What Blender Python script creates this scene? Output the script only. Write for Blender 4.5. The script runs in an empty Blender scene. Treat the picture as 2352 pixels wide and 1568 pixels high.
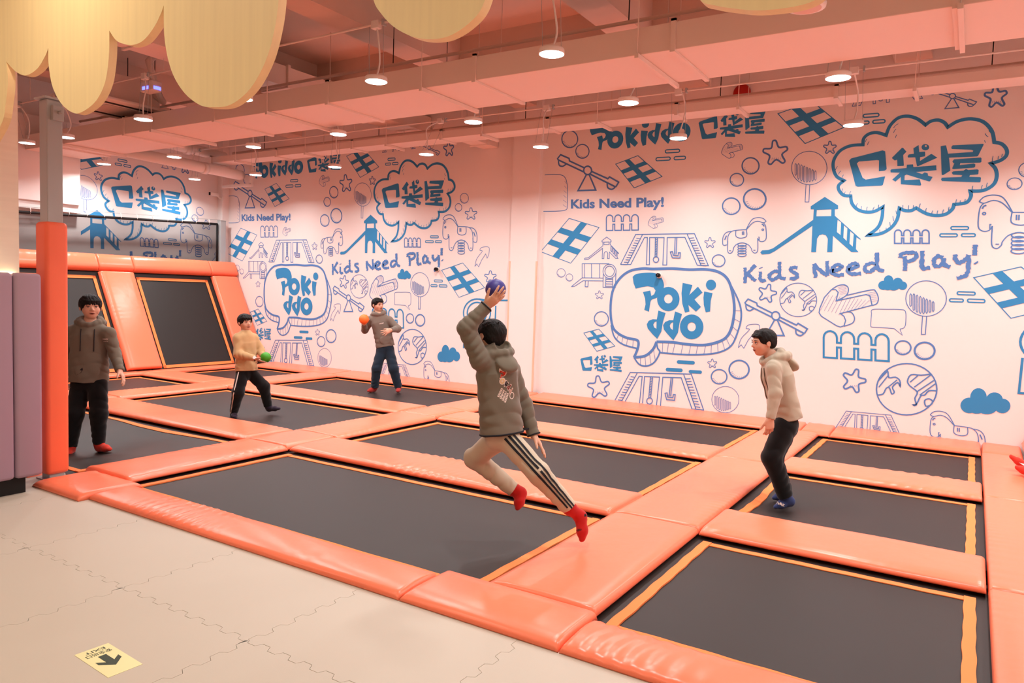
import bpy, bmesh, math, random
import numpy as np
from mathutils import Vector, Matrix
from mathutils.geometry import tessellate_polygon
random.seed(7)
scn = bpy.context.scene
COL = scn.collection

# ---------------------------------------------------------------- camera, world, exposure
CAM_H = 1.62
F_PX = 1684.97
CR = Vector((0.84578677, 0.53248877, 0.03317305))
CU = Vector((-0.06236753, 0.03692816, 0.99736984))
CF = Vector((-0.52986322, 0.84563114, -0.06444336))
CO = Vector((0, 0, CAM_H))
cd = bpy.data.cameras.new('camera'); cam = bpy.data.objects.new('camera', cd); COL.objects.link(cam)
cd.sensor_width = 36.0; cd.sensor_fit = 'HORIZONTAL'; cd.lens = F_PX / 2352 * 36
cd.clip_start = 0.05; cd.clip_end = 100
cam.matrix_world = Matrix(((CR.x, CU.x, -CF.x, CO.x), (CR.y, CU.y, -CF.y, CO.y), (CR.z, CU.z, -CF.z, CO.z), (0, 0, 0, 1)))
scn.camera = cam
w = bpy.data.worlds.new('world'); scn.world = w; w.use_nodes = True
w.node_tree.nodes['Background'].inputs[0].default_value = (1.0, 0.9, 0.85, 1)
w.node_tree.nodes['Background'].inputs[1].default_value = 0.006
scn.view_settings.view_transform = 'Standard'; scn.view_settings.look = 'None'
scn.view_settings.gamma = 1.0; scn.view_settings.use_curve_mapping = False
scn.view_settings.exposure = 0.10
LAMP_POWER = 25.5
LAMP_COL = (1.0, 0.97, 0.96)

def ray(px, py):
    return CF + CR * ((px - 1176) / F_PX) - CU * ((py - 784) / F_PX)
def on_z(px, py, z):
    d = ray(px, py); return CO + d * ((z - CO.z) / d.z)
def on_y(px, py, y):
    d = ray(px, py); return CO + d * (y / d.y)
def on_x(px, py, x):
    d = ray(px, py); return CO + d * (x / d.x)
def at(px, py, depth):            # a point of the place at a given distance from the photographer
    return CO + ray(px, py) * depth

# ---------------------------------------------------------------- materials
def lin(c):
    if isinstance(c, str):
        c = [int(c[i:i + 2], 16) / 255 for i in (0, 2, 4)]
    return tuple((v / 12.92 if v <= 0.04045 else ((v + 0.055) / 1.055) ** 2.4) for v in c)
MATS = {}
def mat(name, col, rough=0.6, spec=0.4, metal=0.0, bump=0.0, bscale=60.0, var=0.0, vscale=3.0, emit=None, estr=1.0,
        alpha=1.0, stretch=None, sheen=0.0, coat=0.0):
    if name in MATS: return MATS[name]
    m = bpy.data.materials.new(name); m.use_nodes = True; nt = m.node_tree
    b = nt.nodes['Principled BSDF']; c = lin(col) + (1,)
    b.inputs['Base Color'].default_value = c
    b.inputs['Roughness'].default_value = rough
    b.inputs['Specular IOR Level'].default_value = spec
    b.inputs['Metallic'].default_value = metal
    b.inputs['Sheen Weight'].default_value = sheen
    b.inputs['Coat Weight'].default_value = coat
    if alpha < 1: b.inputs['Alpha'].default_value = alpha
    if emit:
        b.inputs['Emission Color'].default_value = lin(emit) + (1,); b.inputs['Emission Strength'].default_value = estr
    if bump or var:
        tc = nt.nodes.new('ShaderNodeTexCoord'); mp = nt.nodes.new('ShaderNodeMapping')
        nt.links.new(tc.outputs['Object'], mp.inputs[0])
        if stretch: mp.inputs['Scale'].default_value = stretch
    if bump:
        n = nt.nodes.new('ShaderNodeTexNoise'); n.inputs['Scale'].default_value = bscale; n.inputs['Detail'].default_value = 3
        bp = nt.nodes.new('ShaderNodeBump'); bp.inputs['Strength'].default_value = bump; bp.inputs['Distance'].default_value = 0.02
        nt.links.new(mp.outputs[0], n.inputs[0]); nt.links.new(n.outputs[0], bp.inputs['Height']); nt.links.new(bp.outputs[0], b.inputs['Normal'])
    if var:
        n = nt.nodes.new('ShaderNodeTexNoise'); n.inputs['Scale'].default_value = vscale; n.inputs['Detail'].default_value = 4
        r = nt.nodes.new('ShaderNodeMix'); r.data_type = 'RGBA'
        r.inputs[6].default_value = tuple(min(1, v * (1 + var)) for v in c[:3]) + (1,)
        r.inputs[7].default_value = tuple(v * (1 - var) for v in c[:3]) + (1,)
        nt.links.new(mp.outputs[0], n.inputs[0]); nt.links.new(n.outputs[0], r.inputs[0]); nt.links.new(r.outputs[2], b.inputs['Base Color'])
    MATS[name] = m
    return m

VINYL = mat('orange_vinyl', 'FF825F', 0.29, 0.45, bump=0.10, bscale=9, var=0.03, vscale=1.5)
TAPE = mat('orange_webbing', 'FF8A4E', 0.7, 0.2, bump=0.1, bscale=300)
MESHBED = mat('black_woven_mat', '241F1C', 0.52, 0.38, bump=0.06, bscale=500, var=0.12, vscale=2.0)
WHITE = mat('white_wall_paint', 'F3EBE8', 0.75, 0.2, bump=0.02, bscale=200)
PRINT = mat('blue_mural_print', '3C90C8', 0.7, 0.2)
PRINTL = mat('blue_mural_line', '5A88C6', 0.7, 0.2)
CEILM = mat('ceiling_paint', 'E0C9BB', 0.85, 0.1, bump=0.05, bscale=30, var=0.05)
DUCTM = mat('duct_paint', 'EFDDD2', 0.55, 0.35, bump=0.03, bscale=20)
FOAM = mat('beige_foam_mat', 'C4BBAD', 0.55, 0.3, bump=0.05, bscale=350, var=0.03, vscale=1.2)
STEEL = mat('grey_steel_paint', 'AEB4B4', 0.3, 0.5, bump=0.02, bscale=30)
DARK = mat('dark_metal', '181616', 0.6, 0.3)
WOOD = mat('pale_wood_laminate', 'F8DCA8', 0.5, 0.3, var=0.10, vscale=3.0, stretch=(9, 9, 0.35), bump=0.03, bscale=40)
CREAM = mat('cream_wood_laminate', 'FAF0E0', 0.55, 0.3, var=0.06, vscale=3.0, stretch=(0.4, 0.4, 12))
PURPLE = mat('mauve_padding', 'A68B9C', 0.6, 0.3, bump=0.03, bscale=300)
LAMPW = mat('lamp_housing', 'EFE8E2', 0.4, 0.4)
GLOW = mat('lamp_diffuser', 'FFFFFF', 0.5, 0.2, emit='FFF4EC', estr=14.0)

# ---------------------------------------------------------------- mesh helpers
def obj(name, bm, m, parent=None, smooth=False):
    me = bpy.data.meshes.new(name)
    if isinstance(bm, bmesh.types.BMesh):
        bm.normal_update(); bm.to_mesh(me); bm.free()
    else:
        me.from_pydata(*bm); me.update()
    for mm in (m if isinstance(m, (list, tuple)) else [m]): me.materials.append(mm)
    if smooth:
        me.polygons.foreach_set('use_smooth', [True] * len(me.polygons))
    o = bpy.data.objects.new(name, me); COL.objects.link(o)
    if parent: o.parent = parent
    return o
def place(o, loc):                 # move the origin of a world-space mesh to loc
    loc = Vector(loc); o.data.transform(Matrix.Translation(-loc)); o.location = loc; return o
def tag(o, label, cat, group=None, kind=None):
    if label: o['label'] = label
    if cat: o['category'] = cat
    if group: o['group'] = group
    if kind: o['kind'] = kind
    return o
def struct(o, label=None):
    o['kind'] = 'structure'
    if label: o['label'] = label
    return o
def thing(name, label, cat, loc=(0, 0, 0), group=None):
    e = bpy.data.objects.new(name, None); COL.objects.link(e); e.location = loc; e.empty_display_size = 0.1
    return tag(e, label, cat, group)
def child(o, parent):              # parent a world-space mesh under a thing, keeping its place
    o.parent = parent; o.matrix_parent_inverse = Matrix.Translation(-parent.location) ; return o
def dup(root, loc=None, label=None):
    r = root.copy(); COL.objects.link(r)
    if loc is not None: r.location = loc
    if label: r['label'] = label
    for ch in list(root.children):
        c = ch.copy(); COL.objects.link(c); c.parent = r
        for g in list(ch.children):
            d = g.copy(); COL.objects.link(d); d.parent = c
    return r
def add_box(bm, x0, x1, y0, y1, z0, z1, bev=0.0, seg=2):
    mtx = Matrix.Translation(((x0 + x1) / 2, (y0 + y1) / 2, (z0 + z1) / 2)) @ Matrix.Diagonal((x1 - x0, y1 - y0, z1 - z0, 1))
    r = bmesh.ops.create_cube(bm, size=1, matrix=mtx)
    if bev:
        es = list({e for v in r['verts'] for e in v.link_edges})
        bmesh.ops.bevel(bm, geom=es, offset=bev, segments=seg, affect='EDGES', profile=0.5)
def box(name, x0, x1, y0, y1, z0, z1, m, parent=None, bev=0.0, smooth=False):
    bm = bmesh.new(); add_box(bm, x0, x1, y0, y1, z0, z1, bev); return obj(name, bm, m, parent, smooth)
def frame_for(d):
    d = d.normalized(); a = Vector((0, 0, 1)) if abs(d.z) < 0.9 else Vector((1, 0, 0))
    u = d.cross(a).normalized(); return u, d.cross(u).normalized()
def add_tube(bm, pts, r, n=8, caps=True):
    pts = [Vector(p) for p in pts]; rs = r if isinstance(r, (list, tuple)) else [r] * len(pts)
    rings = []; u = None
    for i, p in enumerate(pts):
        d = (pts[min(i + 1, len(pts) - 1)] - pts[max(i - 1, 0)]).normalized()
        if u is None: u, v = frame_for(d)
        else:
            u = (u - d * u.dot(d)).normalized(); v = d.cross(u).normalized()
        rings.append([bm.verts.new(p + (u * math.cos(2 * math.pi * k / n) + v * math.sin(2 * math.pi * k / n)) * rs[i]) for k in range(n)])
    for a, b in zip(rings, rings[1:]):
        for k in range(n):
            f = bm.faces.new((a[k], a[(k + 1) % n], b[(k + 1) % n], b[k])); f.smooth = True
    if caps:
        bm.faces.new(rings[0][::-1]); bm.faces.new(rings[-1])
def tube(name, pts, r, m, parent=None, n=8):
    bm = bmesh.new(); add_tube(bm, pts, r, n); bmesh.ops.recalc_face_normals(bm, faces=bm.faces); return obj(name, bm, m, parent)
def add_lathe(bm, prof, n=24, c=(0, 0, 0)):
    rings = []
    for r, z in prof:
        rings.append([bm.verts.new((c[0] + r * math.cos(2 * math.pi * k / n), c[1] + r * math.sin(2 * math.pi * k / n), c[2] + z)) for k in range(n)])
    for a, b in zip(rings, rings[1:]):
        for k in range(n):
            f = bm.faces.new((a[k], a[(k + 1) % n], b[(k + 1) % n], b[k])); f.smooth = True
    bm.faces.new(rings[0][::-1]); bm.faces.new(rings[-1])
def lathe(name, prof, m, parent=None, n=24, c=(0, 0, 0)):
    bm = bmesh.new(); add_lathe(bm, prof, n, c); bmesh.ops.recalc_face_normals(bm, faces=bm.faces); return obj(name, bm, m, parent)

# ---------------------------------------------------------------- the room
YW = 10.16            # mural wall
XLW = -13.79          # left wall
XRW = 3.2
YF = -4.0
ZC = 5.0
struct(box('wall_back', XLW - 0.2, XRW, YW, YW + 0.2, -0.6, ZC, WHITE), 'white wall printed with blue playground drawings behind the trampolines')
wall_back = bpy.data.objects['wall_back']
struct(box('wall_left', XLW - 0.2, XLW, YF, YW, -0.6, ZC, WHITE), 'end wall with mural above the slanted trampolines')
wall_left = bpy.data.objects['wall_left']
struct(box('wall_right', XRW, XRW + 0.2, YF, YW + 0.2, -0.6, ZC, WHITE), 'plain white wall at the right end of the hall')
struct(box('wall_front', XLW - 0.2, XRW + 0.2, YF - 0.2, YF, -0.6, ZC, WHITE), 'plain white wall of the entrance side')
struct(box('ceiling', XLW, XRW, YF, YW, ZC, ZC + 0.2, CEILM), 'open ceiling slab painted in a dull pale tone')
bm = bmesh.new()
add_box(bm, XLW, XRW, YF, 2.86, -0.12, -0.02); add_box(bm, XLW, XRW, 2.86, YW, -0.75, -0.65)
floor = struct(obj('floor', bm, mat('dark_subfloor', '2A2724', 0.9)), 'beige foam tile floor in front of the trampolines')
# pillar between the two mural panels
pil = struct(box('trim_1', -6.40, -5.90, YW - 0.09, YW, 0.06, ZC, WHITE), 'white wall pillar between two mural panels')
for x in (-6.40, -5.90):
    box('corner_guard', x - 0.012, x + 0.012, YW - 0.10, YW - 0.075, 0.08, 2.15, mat('peach_guard', 'E8C8AE', 0.5), pil)
struct(box('trim_2', XLW, XLW + 0.16, YW - 0.16, YW, 0.0, ZC, WHITE), 'white boxed corner between the two mural walls')

# foam tiles with jigsaw edges; one shared mesh, the edge of a tile fits its neighbour
def jig(n=15):
    pts = []; d = 0.016
    for k in range(n):
        a = (k + 0.5) / n * 1.0
        s = 1 if k % 2 else -1
        hw = 0.5 / n
        pts += [(a - hw * 0.72, -s * d * 0.0 + s * d), (a - hw * 0.35 * 0 + hw * 0.72, s * d)]
    return [(0, 0)] + pts + [(1, 0)]
def tile_mesh():
    e = jig(); g = 0.0007
    loop = []
    loop += [(x, y) for x, y in e[:-1]]
    loop += [(1 + y, x) for x, y in e[:-1]]
    loop += [(x, 1 + y) for x, y in e[:0:-1]]
    loop += [(y, x) for x, y in e[:0:-1]]
    c = Vector((0.5, 0.5))
    # inset the outline a little so that the joints show as fine gaps
    P = [Vector(p) for p in loop]; Q = []
    for i, p in enumerate(P):
        a = (p - P[i - 1]).normalized(); b = (P[(i + 1) % len(P)] - p).normalized()
        n = Vector((-(a + b).y, (a + b).x)); n = n.normalized() if n.length > 1e-6 else Vector((0, 0))
        Q.append(p + n * g)
    bm = bmesh.new()
    lo = [bm.verts.new((q.x, q.y, -0.02)) for q in Q]; mi = [bm.verts.new((q.x, q.y, -0.0025)) for q in Q]
    Q2 = [q + (c - q).normalized() * 0.0012 for q in Q]
    hi = [bm.verts.new((q.x, q.y, 0)) for q in Q2]
    for A, B in ((lo, mi), (mi, hi)):
        for i in range(len(A)):
            j = (i + 1) % len(A); bm.faces.new((A[i], A[j], B[j], B[i]))
    for t in tessellate_polygon([[v.co for v in hi]]): bm.faces.new([hi[k] for k in t])
    bmesh.ops.recalc_face_normals(bm, faces=bm.faces)
    me = bpy.data.meshes.new('foam_tile'); bm.to_mesh(me); bm.free(); me.materials.append(FOAM); return me
tm = tile_mesh()
for i in range(-7, 7):
    for j in range(-4, 1):
        o = bpy.data.objects.new('foam_tile', tm); COL.objects.link(o); o.parent = floor
        o.location = (-4.72 + i + 0.006 * i, 2.145 + j, 0)
        o.scale = (1.006, 1, 1)
# ---------------------------------------------------------------- trampoline court
XC = [(-12.10, -10.424), (-9.760, -6.313), (-5.649, -2.181), (-1.517, 0.166)]      # bed openings
YR = [(3.224, 4.923), (5.587, 7.285), (7.950, 9.600)]
PADH = 0.050
SAG = []      # (x, y, depth, radius)
def bedz(x, y, x0, x1, y0, y1):
    z = -0.022
    for (sx, sy, d, r) in SAG:
        if x0 < sx < x1 and y0 < sy < y1:
            q = math.exp(-(((x - sx) / r) ** 2 + ((y - sy) / r) ** 2)) * 0.55 + 0.45 * max(0, 1 - math.hypot(x - sx, y - sy) / (r * 1.9))
            e = max(0.0, min(1, (x - x0 + 0.03) / 0.25)) * max(0.0, min(1, (x1 - x + 0.03) / 0.25)) * max(0.0, min(1, (y - y0 + 0.03) / 0.25)) * max(0.0, min(1, (y1 - y + 0.03) / 0.25))
            z -= d * q * e
    return z
SAG += [(-7.68, 4.06, 0.17, 0.60), (-1.27, 6.26, 0.085, 0.36), (-7.85, 6.05, 0.05, 0.45), (-7.95, 8.82, 0.012, 0.5)]
def bed_grid(x0, x1, y0, y1, nx, ny, fz):
    vs = [(x0 + (x1 - x0) * i / nx, y0 + (y1 - y0) * j / ny) for j in range(ny + 1) for i in range(nx + 1)]
    vs = [(x, y, fz(x, y)) for x, y in vs]
    fs = [(j * (nx + 1) + i, j * (nx + 1) + i + 1, (j + 1) * (nx + 1) + i + 1, (j + 1) * (nx + 1) + i) for j in range(ny) for i in range(nx)]
    return vs, [], fs
def ribbon(p0, p1, wdir, width, fz, n=60, wob=0.0035, th=0.004):
    vs = []; fs = []
    for i in range(n + 1):
        t = i / n; x = p0[0] + (p1[0] - p0[0]) * t; y = p0[1] + (p1[1] - p0[1]) * t
        wv = wob * (math.sin(i * .62 + p0[0] * 3) + .6 * math.sin(i * .31 + p0[1])) * 0.6
        for s in (0, 1):
            a = x + wdir[0] * (width * s + wv); b = y + wdir[1] * (width * s + wv)
            z = fz(a, b)
            vs += [(a, b, z + th), (a, b, z - 0.001)]
    for i in range(n):
        k = 4 * i
        fs += [(k, k + 2, k + 6, k + 4), (k, k + 4, k + 5, k + 1), (k + 2, k + 3, k + 7, k + 6)]
    return vs, [], fs
COLN = ['beside the slanted trampolines', 'between the slanted end and the middle court', 'in the middle of the court', 'on the side of the seated player']
LAB = {(0, 0): 'small black trampoline bed hidden low beside the slanted trampolines and the mauve column',
       (0, 1): 'small black trampoline bed at the foot of the slanted trampolines, middle row',
       (0, 2): 'small black trampoline bed in the corner of the slanted wall and the mural wall',
       (1, 0): 'long black trampoline bed under the boy in brown hoodie and red socks',
       (1, 1): 'long black trampoline bed under the boy with the green ball',
       (1, 2): 'long black trampoline bed by the mural under the man with the orange ball',
       (2, 0): 'long black trampoline bed below the leaping thrower, next to the beige floor',
       (2, 1): 'long black trampoline bed in the centre row behind the leaping thrower',
       (2, 2): 'long black trampoline bed along the mural wall under the speech bubble drawing',
       (3, 0): 'square black trampoline bed next to the beige floor with wide orange outline',
       (3, 1): 'square black trampoline bed under the boy in dark blue socks',
       (3, 2): 'square black trampoline bed along the mural near the red-socked feet'}
for ci, (x0, x1) in enumerate(XC):
    for ri, (y0, y1) in enumerate(YR):
        t = thing('trampoline', LAB[(ci, ri)], 'trampoline', ((x0 + x1) / 2, (y0 + y1) / 2, -0.65), 'flat trampolines of the court')
        fz = lambda x, y: bedz(x, y, x0, x1, y0, y1)
        big = x1 - x0 > 2
        child(obj('bed', bed_grid(x0 - 0.12, x1 + 0.12, y0 - 0.12, y1 + 0.12, 56 if big else 30, 30, fz), MESHBED, smooth=True), t)
        i = 0.055; wd = 0.058
        fz2 = lambda x, y: bedz(x, y, x0, x1, y0, y1) + 0.002
        for nm, a, b, d in (('front', (x0 + i, y0 + i), (x1 - i, y0 + i), (0, 1)), ('back', (x0 + i, y1 - i), (x1 - i, y1 - i), (0, -1)),
                            ('l', (x0 + i, y0 + i), (x0 + i, y1 - i), (1, 0)), ('r', (x1 - i, y0 + i), (x1 - i, y1 - i), (-1, 0))):
            child(obj('outline_strap', ribbon(a, b, d, wd, fz2, th=.004 if d[0] == 0 else .009), TAPE, smooth=False), t)
        bm = bmesh.new(); o_ = 0.13; q = 0.06
        for (a, b, c, d) in ((x0 - o_ - q, x1 + o_ + q, y0 - o_ - q, y0 - o_), (x0 - o_ - q, x1 + o_ + q, y1 + o_, y1 + o_ + q),
                             (x0 - o_ - q, x0 - o_, y0 - o_, y1 + o_), (x1 + o_, x1 + o_ + q, y0 - o_, y1 + o_)):
            add_box(bm, a, b, c, d, -0.08, -0.004)
        child(obj('frame', bm, DARK), t)
        for (a, b) in ((x0 - o_, y0 - o_), (x1 + o_, y0 - o_), (x0 - o_, y1 + o_), (x1 + o_, y1 + o_)):
            child(box('leg', a - 0.03, a + 0.03, b - 0.03, b + 0.03, -0.65, -0.08, DARK), t)

# vinyl pads: rounded edges, a crease along the slope, wrinkles pulled across the long sides
def vnoise(x, y, s):
    return (math.sin(x * 1.7 + s) * math.sin(y * 2.3 + s * 1.3) + math.sin(x * 4.1 - y * 1.1 + s * 2.1) * 0.5 + math.sin(y * 5.3 + x * 2.7 + s * 0.7) * 0.35) / 1.85
def pad_mesh(L, Wd, H=PADH, slope=(0.07, 0.07), ends=(0.03, 0.03), wrinkle=0.25, seed=0.0, tilt=0.0):
    """pad lying along local x (0..L), width along local y (0..Wd)"""
    def prof(w0, w1, W):
        a = [(0.004, 0.0), (0.0, H * 0.18), (0.004, H * 0.5), (w0 * 0.35, H * 0.80), (w0, H * 0.985)]
        n = max(3, int(W / 0.09))
        mid = [(w0 + (W - w0 - w1) * k / n, H * (1 + 0.04 * math.sin(math.pi * k / n))) for k in range(1, n)]
        b = [(W - w1, H * 0.985), (W - w1 * 0.35, H * 0.80), (W - 0.004, H * 0.5), (W, H * 0.18), (W - 0.004, 0.0)]
        return a + mid + b
    pr = prof(slope[0], slope[1], Wd)
    n = max(4, int(L / 0.022)); e0, e1 = ends
    xs = [0.0] * 0
    for k in (0.0, 0.15, 0.5, 1.0): xs.append((e0 * k, [0.0, 0.62, 0.92, 1.0][[0.0, 0.15, 0.5, 1.0].index(k)]))
    xs += [(e0 + (L - e0 - e1) * k / n, 1.0) for k in range(1, n)]
    for k in (1.0, 0.5, 0.15, 0.0): xs.append((L - e1 * k, [0.0, 0.62, 0.92, 1.0][[0.0, 0.15, 0.5, 1.0].index(k)]))
    vs = []; fs = []; m = len(pr)
    for x, zs in xs:
        for j, (y, z) in enumerate(pr):
            z2 = z * zs
            if 2 <= j <= m - 3:
                edge = max(0, 1 - abs(y - slope[0] * 0.8) / 0.16) + max(0, 1 - abs(Wd - slope[1] * 0.8 - y) / 0.16)
                patch = max(0.0, 0.25 + math.sin(x * 1.9 + seed * 3) * 0.6 + math.sin(x * 4.3 + seed) * 0.45)
                wv = math.sin(x * 62 + 9 * math.sin(x * 2.3 + seed) + 3.5 * math.sin(y * 9 + seed)) * 0.0050 * wrinkle * patch * edge
                z2 += (wv + vnoise(x * 1.6, y * 3.0, seed) * 0.0035 * (0.4 + wrinkle)) * min(1, zs)
            z2 += tilt * (y / Wd) * zs
            vs.append((x, y, max(z2, 0.0)))
    for i in range(len(xs) - 1):
        for j in range(m - 1):
            a = i * m + j; fs.append((a, a + m, a + m + 1, a + 1))
        fs.append((i * m, i * m + m - 1, (i + 1) * m + m - 1, (i + 1) * m))
    fs.append(tuple(range(m - 1, -1, -1))[::-1]); k = (len(xs) - 1) * m; fs.append(tuple(range(k, k + m))[::-1])
    return vs, [], fs
PADN = [0]
def pad_x(x0, x1, y0, y1, label, **kw):
    PADN[0] += 1; g = 0.003
    o = obj('safety_pad', pad_mesh(x1 - x0 - 2 * g, y1 - y0 - 2 * g, seed=PADN[0] * 1.37, **kw), VINYL, smooth=True)
    o.location = (x0 + g, y0 + g, 0.0); return fixpad(o, label)
def pad_y(x0, x1, y0, y1, label, **kw):
    PADN[0] += 1; g = 0.003
    o = obj('safety_pad', pad_mesh(y1 - y0 - 2 * g, x1 - x0 - 2 * g, seed=PADN[0] * 1.37, **kw), VINYL, smooth=True)
    o.rotation_euler = (0, 0, math.pi / 2); o.location = (x1 - g, y0 + g, 0.0); return fixpad(o, label)
def fixpad(o, label):
    bm = bmesh.new(); bm.from_mesh(o.data); bmesh.ops.recalc_face_normals(bm, faces=bm.faces); bm.to_mesh(o.data); bm.free()
    o.data.polygons.foreach_set('use_smooth', [True] * len(o.data.polygons))
    return tag(o, label, 'pad', 'orange vinyl pads of the court')
XG = [(-10.424, -9.760), (-6.313, -5.649), (-2.181, -1.517)]      # pads running towards the mural wall
YG = [(4.923, 5.587), (7.285, 7.950)]                            # pads running along the mural wall
# front edge pads beside the foam floor
pad_x(-9.9, -6.42, 2.90, 3.224, 'orange edge pad running behind the padded post and the mauve column')
pad_x(-6.13, -5.45, 2.80, 3.30, 'short creased orange corner pad at the foot of the padded post', wrinkle=1.0)
pad_x(-5.45, -2.45, 2.875, 3.224, 'long wrinkled orange edge pad between beige foam floor and long bed', wrinkle=1.3, slope=(0.11, 0.03))
pad_x(-2.45, -1.50, 2.875, 3.30, 'short orange edge pad at the floor end of the central walkway', wrinkle=0.7, slope=(0.10, 0.02))
pad_x(-1.50, 0.166, 2.875, 3.224, 'orange edge pad between beige foam floor and the square bed', wrinkle=0.9, slope=(0.10, 0.04))
# pads towards the wall
Y1n = ['orange pad from the floor edge to the first crossing, left of the long front bed', 'orange pad left of the centre bed between two crossings', 'orange pad between the two mural-side long beds']
Y0n = ['far orange pad left of the bed of the boy in red socks', 'far orange pad left of the bed of the boy with green ball', 'far orange pad left of the bed of the man with orange ball']
YS = [(3.30, 4.923), (5.587, 7.285), (7.950, 9.600)]
for k, (a, b) in enumerate(YS):
    pad_y(XG[1][0], XG[1][1], a, b, Y1n[k], wrinkle=0.8)
    pad_y(XG[0][0], XG[0][1], a - (0.08 if k == 0 else 0), b, Y0n[k], wrinkle=0.6)
for k, (a, b) in enumerate(YG):
    pad_y(XG[1][0] + 0.03, XG[1][1] - 0.03, a, b, ['square orange crossing pad where two pads meet left of the front long bed', 'square orange crossing pad beyond the centre bed corner'][k], slope=(0.03, 0.03), wrinkle=1.0)
    pad_y(XG[0][0] + 0.03, XG[0][1] - 0.03, a, b, ['far square crossing pad nearer the mauve column', 'far square crossing pad behind the boy with green ball'][k], slope=(0.03, 0.03))
pad_y(XG[2][0], XG[2][1], 3.30, 4.96, 'wide orange walkway pad under the foot of the leaping thrower', slope=(0.03, 0.12), wrinkle=0.3)
pad_y(XG[2][0], XG[2][1], 4.96, 7.40, 'wide orange walkway pad left of the boy in blue socks', slope=(0.03, 0.10), wrinkle=0.5)
pad_y(XG[2][0], XG[2][1], 7.40, 9.600, 'wide orange walkway pad reaching the mural wall behind the standing boy', slope=(0.04, 0.10), wrinkle=0.4)
pad_y(0.166, 0.520, 2.875, 4.93, 'orange edge pad right of the front square bed', slope=(0.03, 0.02), wrinkle=0.4)
pad_y(0.166, 0.520, 4.93, 7.35, 'orange edge pad right of the middle square bed', slope=(0.03, 0.02), wrinkle=0.4)
pad_y(0.166, 0.520, 7.35, 9.600, 'orange edge pad under the red-socked feet', slope=(0.03, 0.02), wrinkle=0.4)
# pads along the wall direction
for k, (a, b) in enumerate(YG):
    nm = ['nearer', 'farther'][k]
    pad_x(XC[0][0], XG[0][0], a, b, ['orange pad between the two nearer small beds at the slanted end', 'orange pad between the two farther small beds at the slanted end'][k])
    pad_x(XC[1][0], XG[1][0], a, b, ['orange pad between the red-socked boy and the boy with green ball', 'orange pad between the boy with green ball and the man with orange ball'][k], wrinkle=0.8)
    pad_x(XC[2][0], XG[2][0], a, b, ['long shiny orange pad right behind the leaping thrower', 'long orange pad between the centre bed and the mural-side bed'][k], wrinkle=1.2 if k == 0 else 0.5)
    pad_x(XC[3][0], XC[3][1], a, b, ['orange pad between the front square bed and the boy in blue socks', 'orange pad behind the boy in blue socks'][k], wrinkle=0.9)
# pads against the mural wall
for (a, b, l) in ((-12.10, -9.9, 'orange wall pad under the mural in the slanted corner'), (-9.9, -6.15, 'orange wall pad under the mural behind the man with orange ball'),
                  (-6.15, -5.75, 'short orange wall pad at the foot of the white pillar'), (-5.75, -1.75, 'long orange wall pad under the speech bubble mural'),
                  (-1.75, -1.40, 'short orange wall pad at the end of the central walkway'), (-1.40, 0.17, 'orange wall pad under the globe drawing'), (0.17, 0.56, 'orange corner pad by the right slanted pad')):
    pad_x(a, b, 9.600, YW - 0.005 if not (-6.2 < a < -6.1) else YW - 0.1, l, slope=(0.06, 0.03), tilt=0.03, wrinkle=0.6)
# edge pad at the foot of the slanted trampolines
for (a, b, l) in ((3.2, 5.0, 'orange foot pad of the slanted wall beside the nearest small bed'), (5.0, 7.4, 'orange foot pad of the slanted wall behind the boy in red socks'), (7.4, 9.62, 'orange foot pad of the slanted wall beside the corner bed')):
    pad_y(-12.46, -12.10, a, b, l, slope=(0.02, 0.06))

# ---------------------------------------------------------------- slanted trampolines at the left end
SL = 0.543
def sl(y, s, off=0.0):            # s = height up the slope (world z), off = distance out of the face
    n = Vector((1, 0, SL)).normalized()
    return Vector((-12.42 - SL * (s - 0.06), y, s)) + n * off
def slant_pad(y0, y1, z0, z1, label, th=0.09, across=False, end_bevel=0.02, mirror=None, wr=0.5):
    PADN[0] += 1
    Lz = (z1 - z0) * math.hypot(1, SL)
    up = Vector((-SL, 0, 1)).normalized(); n = Vector((1, 0, SL)).normalized(); yy = Vector((0, 1, 0))
    if across: v, e, f = pad_mesh(y1 - y0, Lz, H=th, slope=(0.04, 0.04), ends=(0.02, 0.02), wrinkle=wr, seed=PADN[0])
    else: v, e, f = pad_mesh(Lz, y1 - y0, H=th, slope=(0.05, 0.05), ends=(0.02, 0.02), wrinkle=wr, seed=PADN[0])
    o0 = sl(y0, z0)
    out = []
    for (a, b, c) in v:
        P = o0 + (yy * a + up * b if across else up * a + yy * b) + n * c
        if mirror is not None: P.x = mirror - P.x
        out.append(P)
    o = obj('slanted_pad', (out, [], f), VINYL)
    place(o, sum(out, Vector()) / len(out)); fixpad(o, label); o['group'] = 'orange pads on the slanted walls'; return o
Z0, Z1, ZT = 0.10, 1.78, 2.06
BY = [(3.3, 4.92), (5.56, 7.21), (7.86, 9.47)]
SLAB = ['slanted black trampoline bed hidden behind the post', 'slanted black trampoline bed behind the boy in brown hoodie', 'slanted black trampoline bed left of the boy with green ball']
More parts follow.
